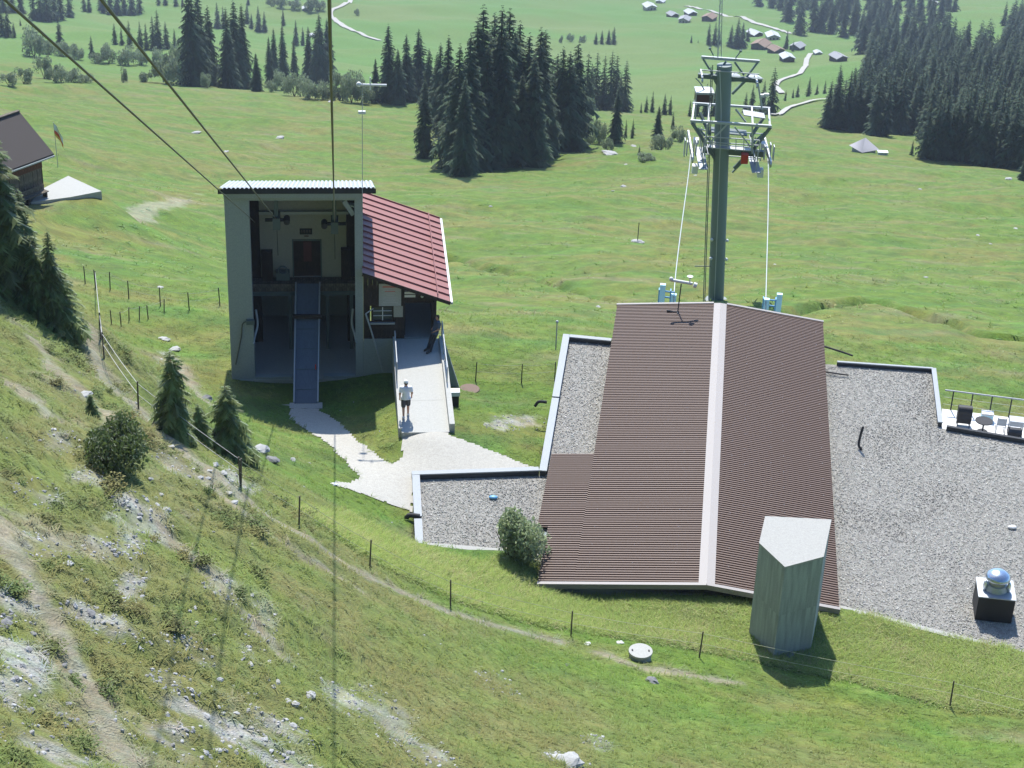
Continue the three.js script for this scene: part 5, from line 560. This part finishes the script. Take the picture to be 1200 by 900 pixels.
function person(label, pos, turn, J, look) {
  const T = thing('person', label, 'person', pos, turn); const b = (p, q, r0, r1) => [...p, ...q, r0, r1], mid = (p, q, t) => p.map((v, i) => lerp(v, q[i], t));
  const torso = [b(J.pelvis, J.waist, .125, .115), b(J.waist, J.chest, .115, .135), b(J.sl, J.sr, .07, .07), b(mid(J.chest, J.sl, .5), mid(J.chest, J.sr, .5), .1, .1), b(J.hl, J.hr, .095, .095)];
  const arms = [b(J.sl, J.el, .055, .042), b(J.el, J.wl, .042, .028), b(J.sr, J.er, .055, .042), b(J.er, J.wr, .042, .028)], legs = [b(J.hl, J.kl, .088, .06), b(J.kl, J.al, .06, .04), b(J.hr, J.kr, .088, .06), b(J.kr, J.ar, .06, .04)];
  const feet = [b(J.al, J.tl, .045, .036), b(J.ar, J.tr, .045, .036)], hd = J.head, neck = b(J.neck, mid(J.neck, hd, .6), .055, .052), fx = J.face;
  const headF = (x, y, z) => { const u = (x - hd[0]) / .078, v = (y - hd[1]) / .115, w = (z - hd[2]) / .096; let d = (Math.sqrt(u * u + v * v + w * w) - 1) * .08; d = smin(d, Math.hypot(x - hd[0] - fx[0] * .1, y - hd[1] + .02, z - hd[2] - fx[2] * .1) - .016, .02); for (const s of [-1, 1]) { d = smin(d, Math.hypot(x - hd[0] - s * fx[2] * .08, y - hd[1] + .005, z - hd[2] + s * fx[0] * .08) - .018, .012); const e = Math.hypot(x - hd[0] - fx[0] * .094 - s * fx[2] * .032, y - hd[1] - .01, z - hd[2] - fx[2] * .094 + s * fx[0] * .032) - .014; d = Math.max(d, -e); } return d; };
  const all = union([...torso, ...arms, ...legs, ...feet, neck]);
  const body = field((x, y, z) => smin(all(x, y, z), headF(x, y, z), .03), [0, .87, 0], .62, .95, .62, 92);
  const hands = []; for (const [w, e, s] of [[J.wl, J.el, -1], [J.wr, J.er, 1]]) { const W = V(...w), d = W.clone().sub(V(...e)).normalize(), side = V(...J.fwd), P = W.clone().addScaledVector(d, .085); hands.push(bar(W, P, .024, 8, .034)); for (let i = 0; i < 4; i++) { const o = side.clone().multiplyScalar((i - 1.5) * .019), L = [.055, .068, .064, .048][3 - i]; const k1 = P.clone().add(o), k2 = k1.clone().addScaledVector(d, L * .6).add(V(-s * .008, 0, 0)), k3 = k2.clone().addScaledVector(d, L * .5).add(V(-s * .02, 0, 0)); hands.push(bar(k1, k2, .009, 6), bar(k2, k3, .0085, 6, .007)); } const th = W.clone().addScaledVector(d, .03).addScaledVector(side, .03); hands.push(bar(th, th.clone().addScaledVector(d, .045).addScaledVector(side, .025), .011, 6, .009)); }
  mesh('body', [body, ...hands], M.skin, T);
  const shirtF = union([...torso, b(J.sl, mid(J.sl, J.el, look.sleeve), .06, .055), b(J.sr, mid(J.sr, J.er, look.sleeve), .06, .055)], .03); mesh('shirt', field((x, y, z) => Math.max(shirtF(x, y, z), y - J.neck[1] - .03, J.pelvis[1] - .06 - y), [0, 1.15, 0], .5, .42, .4, 64), look.shirt, T);
  const shF = union([torso[0], torso[4], b(J.hl, mid(J.hl, J.kl, look.leg), .1, .088), b(J.hr, mid(J.hr, J.kr, look.leg), .1, .088), ...(look.leg >= 1 ? [b(J.kl, J.al, .075, .06), b(J.kr, J.ar, .075, .06)] : [])], .012, .025); mesh('shorts', field((x, y, z) => Math.max(shF(x, y, z), y - J.pelvis[1] - .05), [0, .55, .05], .45, .5, .5, 64), look.shorts, T);
  const shoe = union(feet, .014, .02); mesh('shoes', field((x, y, z) => Math.max(shoe(x, y, z), -y), [0, .08, .05], .5, .14, .55, 64), look.shoes, T);
  if (look.capM) { mesh('cap', field((x, y, z) => { const u = (x - hd[0]) / .1, v = (y - hd[1]) / .142, w = (z - hd[2]) / .118; const brim = Math.max(Math.hypot(x - hd[0] - fx[0] * .1, z - hd[2] - fx[2] * .1) - .085, Math.abs(y - hd[1] - .035) - .01); return Math.min(brim, Math.max((Math.sqrt(u * u + v * v + w * w) - 1) * .085, hd[1] + .028 - y)); }, [hd[0], hd[1] + .06, hd[2]], .24, .14, .24, 48), look.capM, T); }
  mesh('hair', field((x, y, z) => { const u = (x - hd[0] + fx[0] * .012) / .086, v = (y - hd[1] - .008) / .12, w = (z - hd[2] + fx[2] * .012) / .1; const fr = (x - hd[0]) * fx[0] + (z - hd[2]) * fx[2]; return Math.max((Math.sqrt(u * u + v * v + w * w) - 1) * .085, hd[1] - .05 - y, Math.min(fr - .045, hd[1] + .06 - y), look.capM ? y - hd[1] - .03 : -1); }, [hd[0], hd[1] + .02, hd[2]], .15, .16, .15, 40), look.hair, T);
  return T;
}
{
  const hairM = mat(.05, .035, .025, .9);
  const w = atY(475.5, 489, 0);
  person('walking person in white cap, pale shirt and dark shorts on the ramp', [w.x, 0, w.z], YAW, { pelvis: [0, .95, 0], waist: [0, 1.08, 0], chest: [0, 1.28, -.01], sl: [-.165, 1.4, 0], sr: [.165, 1.4, 0], neck: [0, 1.45, -.01], head: [0, 1.62, -.03], face: [0, 0, -1], fwd: [0, 0, -1], el: [-.25, 1.15, .06], wl: [-.25, .92, 0], er: [.25, 1.15, -.02], wr: [.24, .93, -.12], hl: [-.09, .92, 0], hr: [.09, .92, 0], kl: [-.1, .5, .02], al: [-.1, .1, .16], tl: [-.1, .06, .0], kr: [.1, .51, -.12], ar: [.1, .08, -.14], tr: [.11, .04, -.31] }, { shirt: mat(.6, .63, .7, .9), shorts: mat(.05, .05, .055, .9), shoes: mat(.7, .7, .7, .8), capM: M.white, hair: hairM, sleeve: .5, leg: .82 });
  const l = stW(9.02, 0, 1.05);
  person('person in dark clothes leaning on the railing at the entrance', l.toArray(), YAW, { pelvis: [.02, .86, .02], waist: [.06, 1.0, -.02], chest: [.12, 1.2, -.06], sl: [.1, 1.33, -.24], sr: [.16, 1.33, .1], neck: [.14, 1.38, -.07], head: [.12, 1.54, -.06], face: [-.8, 0, .6], fwd: [-.8, 0, .6], el: [.06, 1.08, -.3], wl: [-.08, 1.0, -.12], er: [.18, 1.08, .18], wr: [.02, .98, .16], hl: [.0, .84, -.07], hr: [.04, .84, .1], kl: [-.16, .46, .02], al: [-.3, .09, .12], tl: [-.46, .05, .2], kr: [-.1, .46, .2], ar: [-.2, .09, .34], tr: [-.35, .05, .44] }, { shirt: mat(.05, .07, .11, .9), shorts: mat(.025, .027, .035, .9), shoes: mat(.05, .045, .04, .8), hair: hairM, sleeve: .6, leg: 1 });
}

// look-alikes in a row: say which one by its place
{ const by = {}; for (const o of scene.children) if (o.userData.group && o.userData.label) (by[o.userData.group + '|' + o.userData.label] ||= []).push(o);
  const o20 = ['', 'first', 'second', 'third', 'fourth', 'fifth', 'sixth', 'seventh', 'eighth', 'ninth', 'tenth', 'eleventh', 'twelfth', 'thirteenth', 'fourteenth', 'fifteenth', 'sixteenth', 'seventeenth', 'eighteenth', 'nineteenth', 'twentieth'], ord = (n) => n <= 20 ? o20[n] : n === 30 ? 'thirtieth' : n < 30 ? 'twenty-' + o20[n - 20] : 'thirty-' + o20[n - 30];
  for (const L of Object.values(by)) if (L.length > 1 && L.length < 40) { L.sort((a, b) => a.position.clone().project(camera).x - b.position.clone().project(camera).x); L.forEach((o, i) => { o.userData.label += ', ' + ord(i + 1) + ' from left'; }); } }
scene.traverse((o) => { if (o.isMesh && o !== sky) { o.castShadow = true; o.receiveShadow = true; } });
renderer.render(scene, camera);
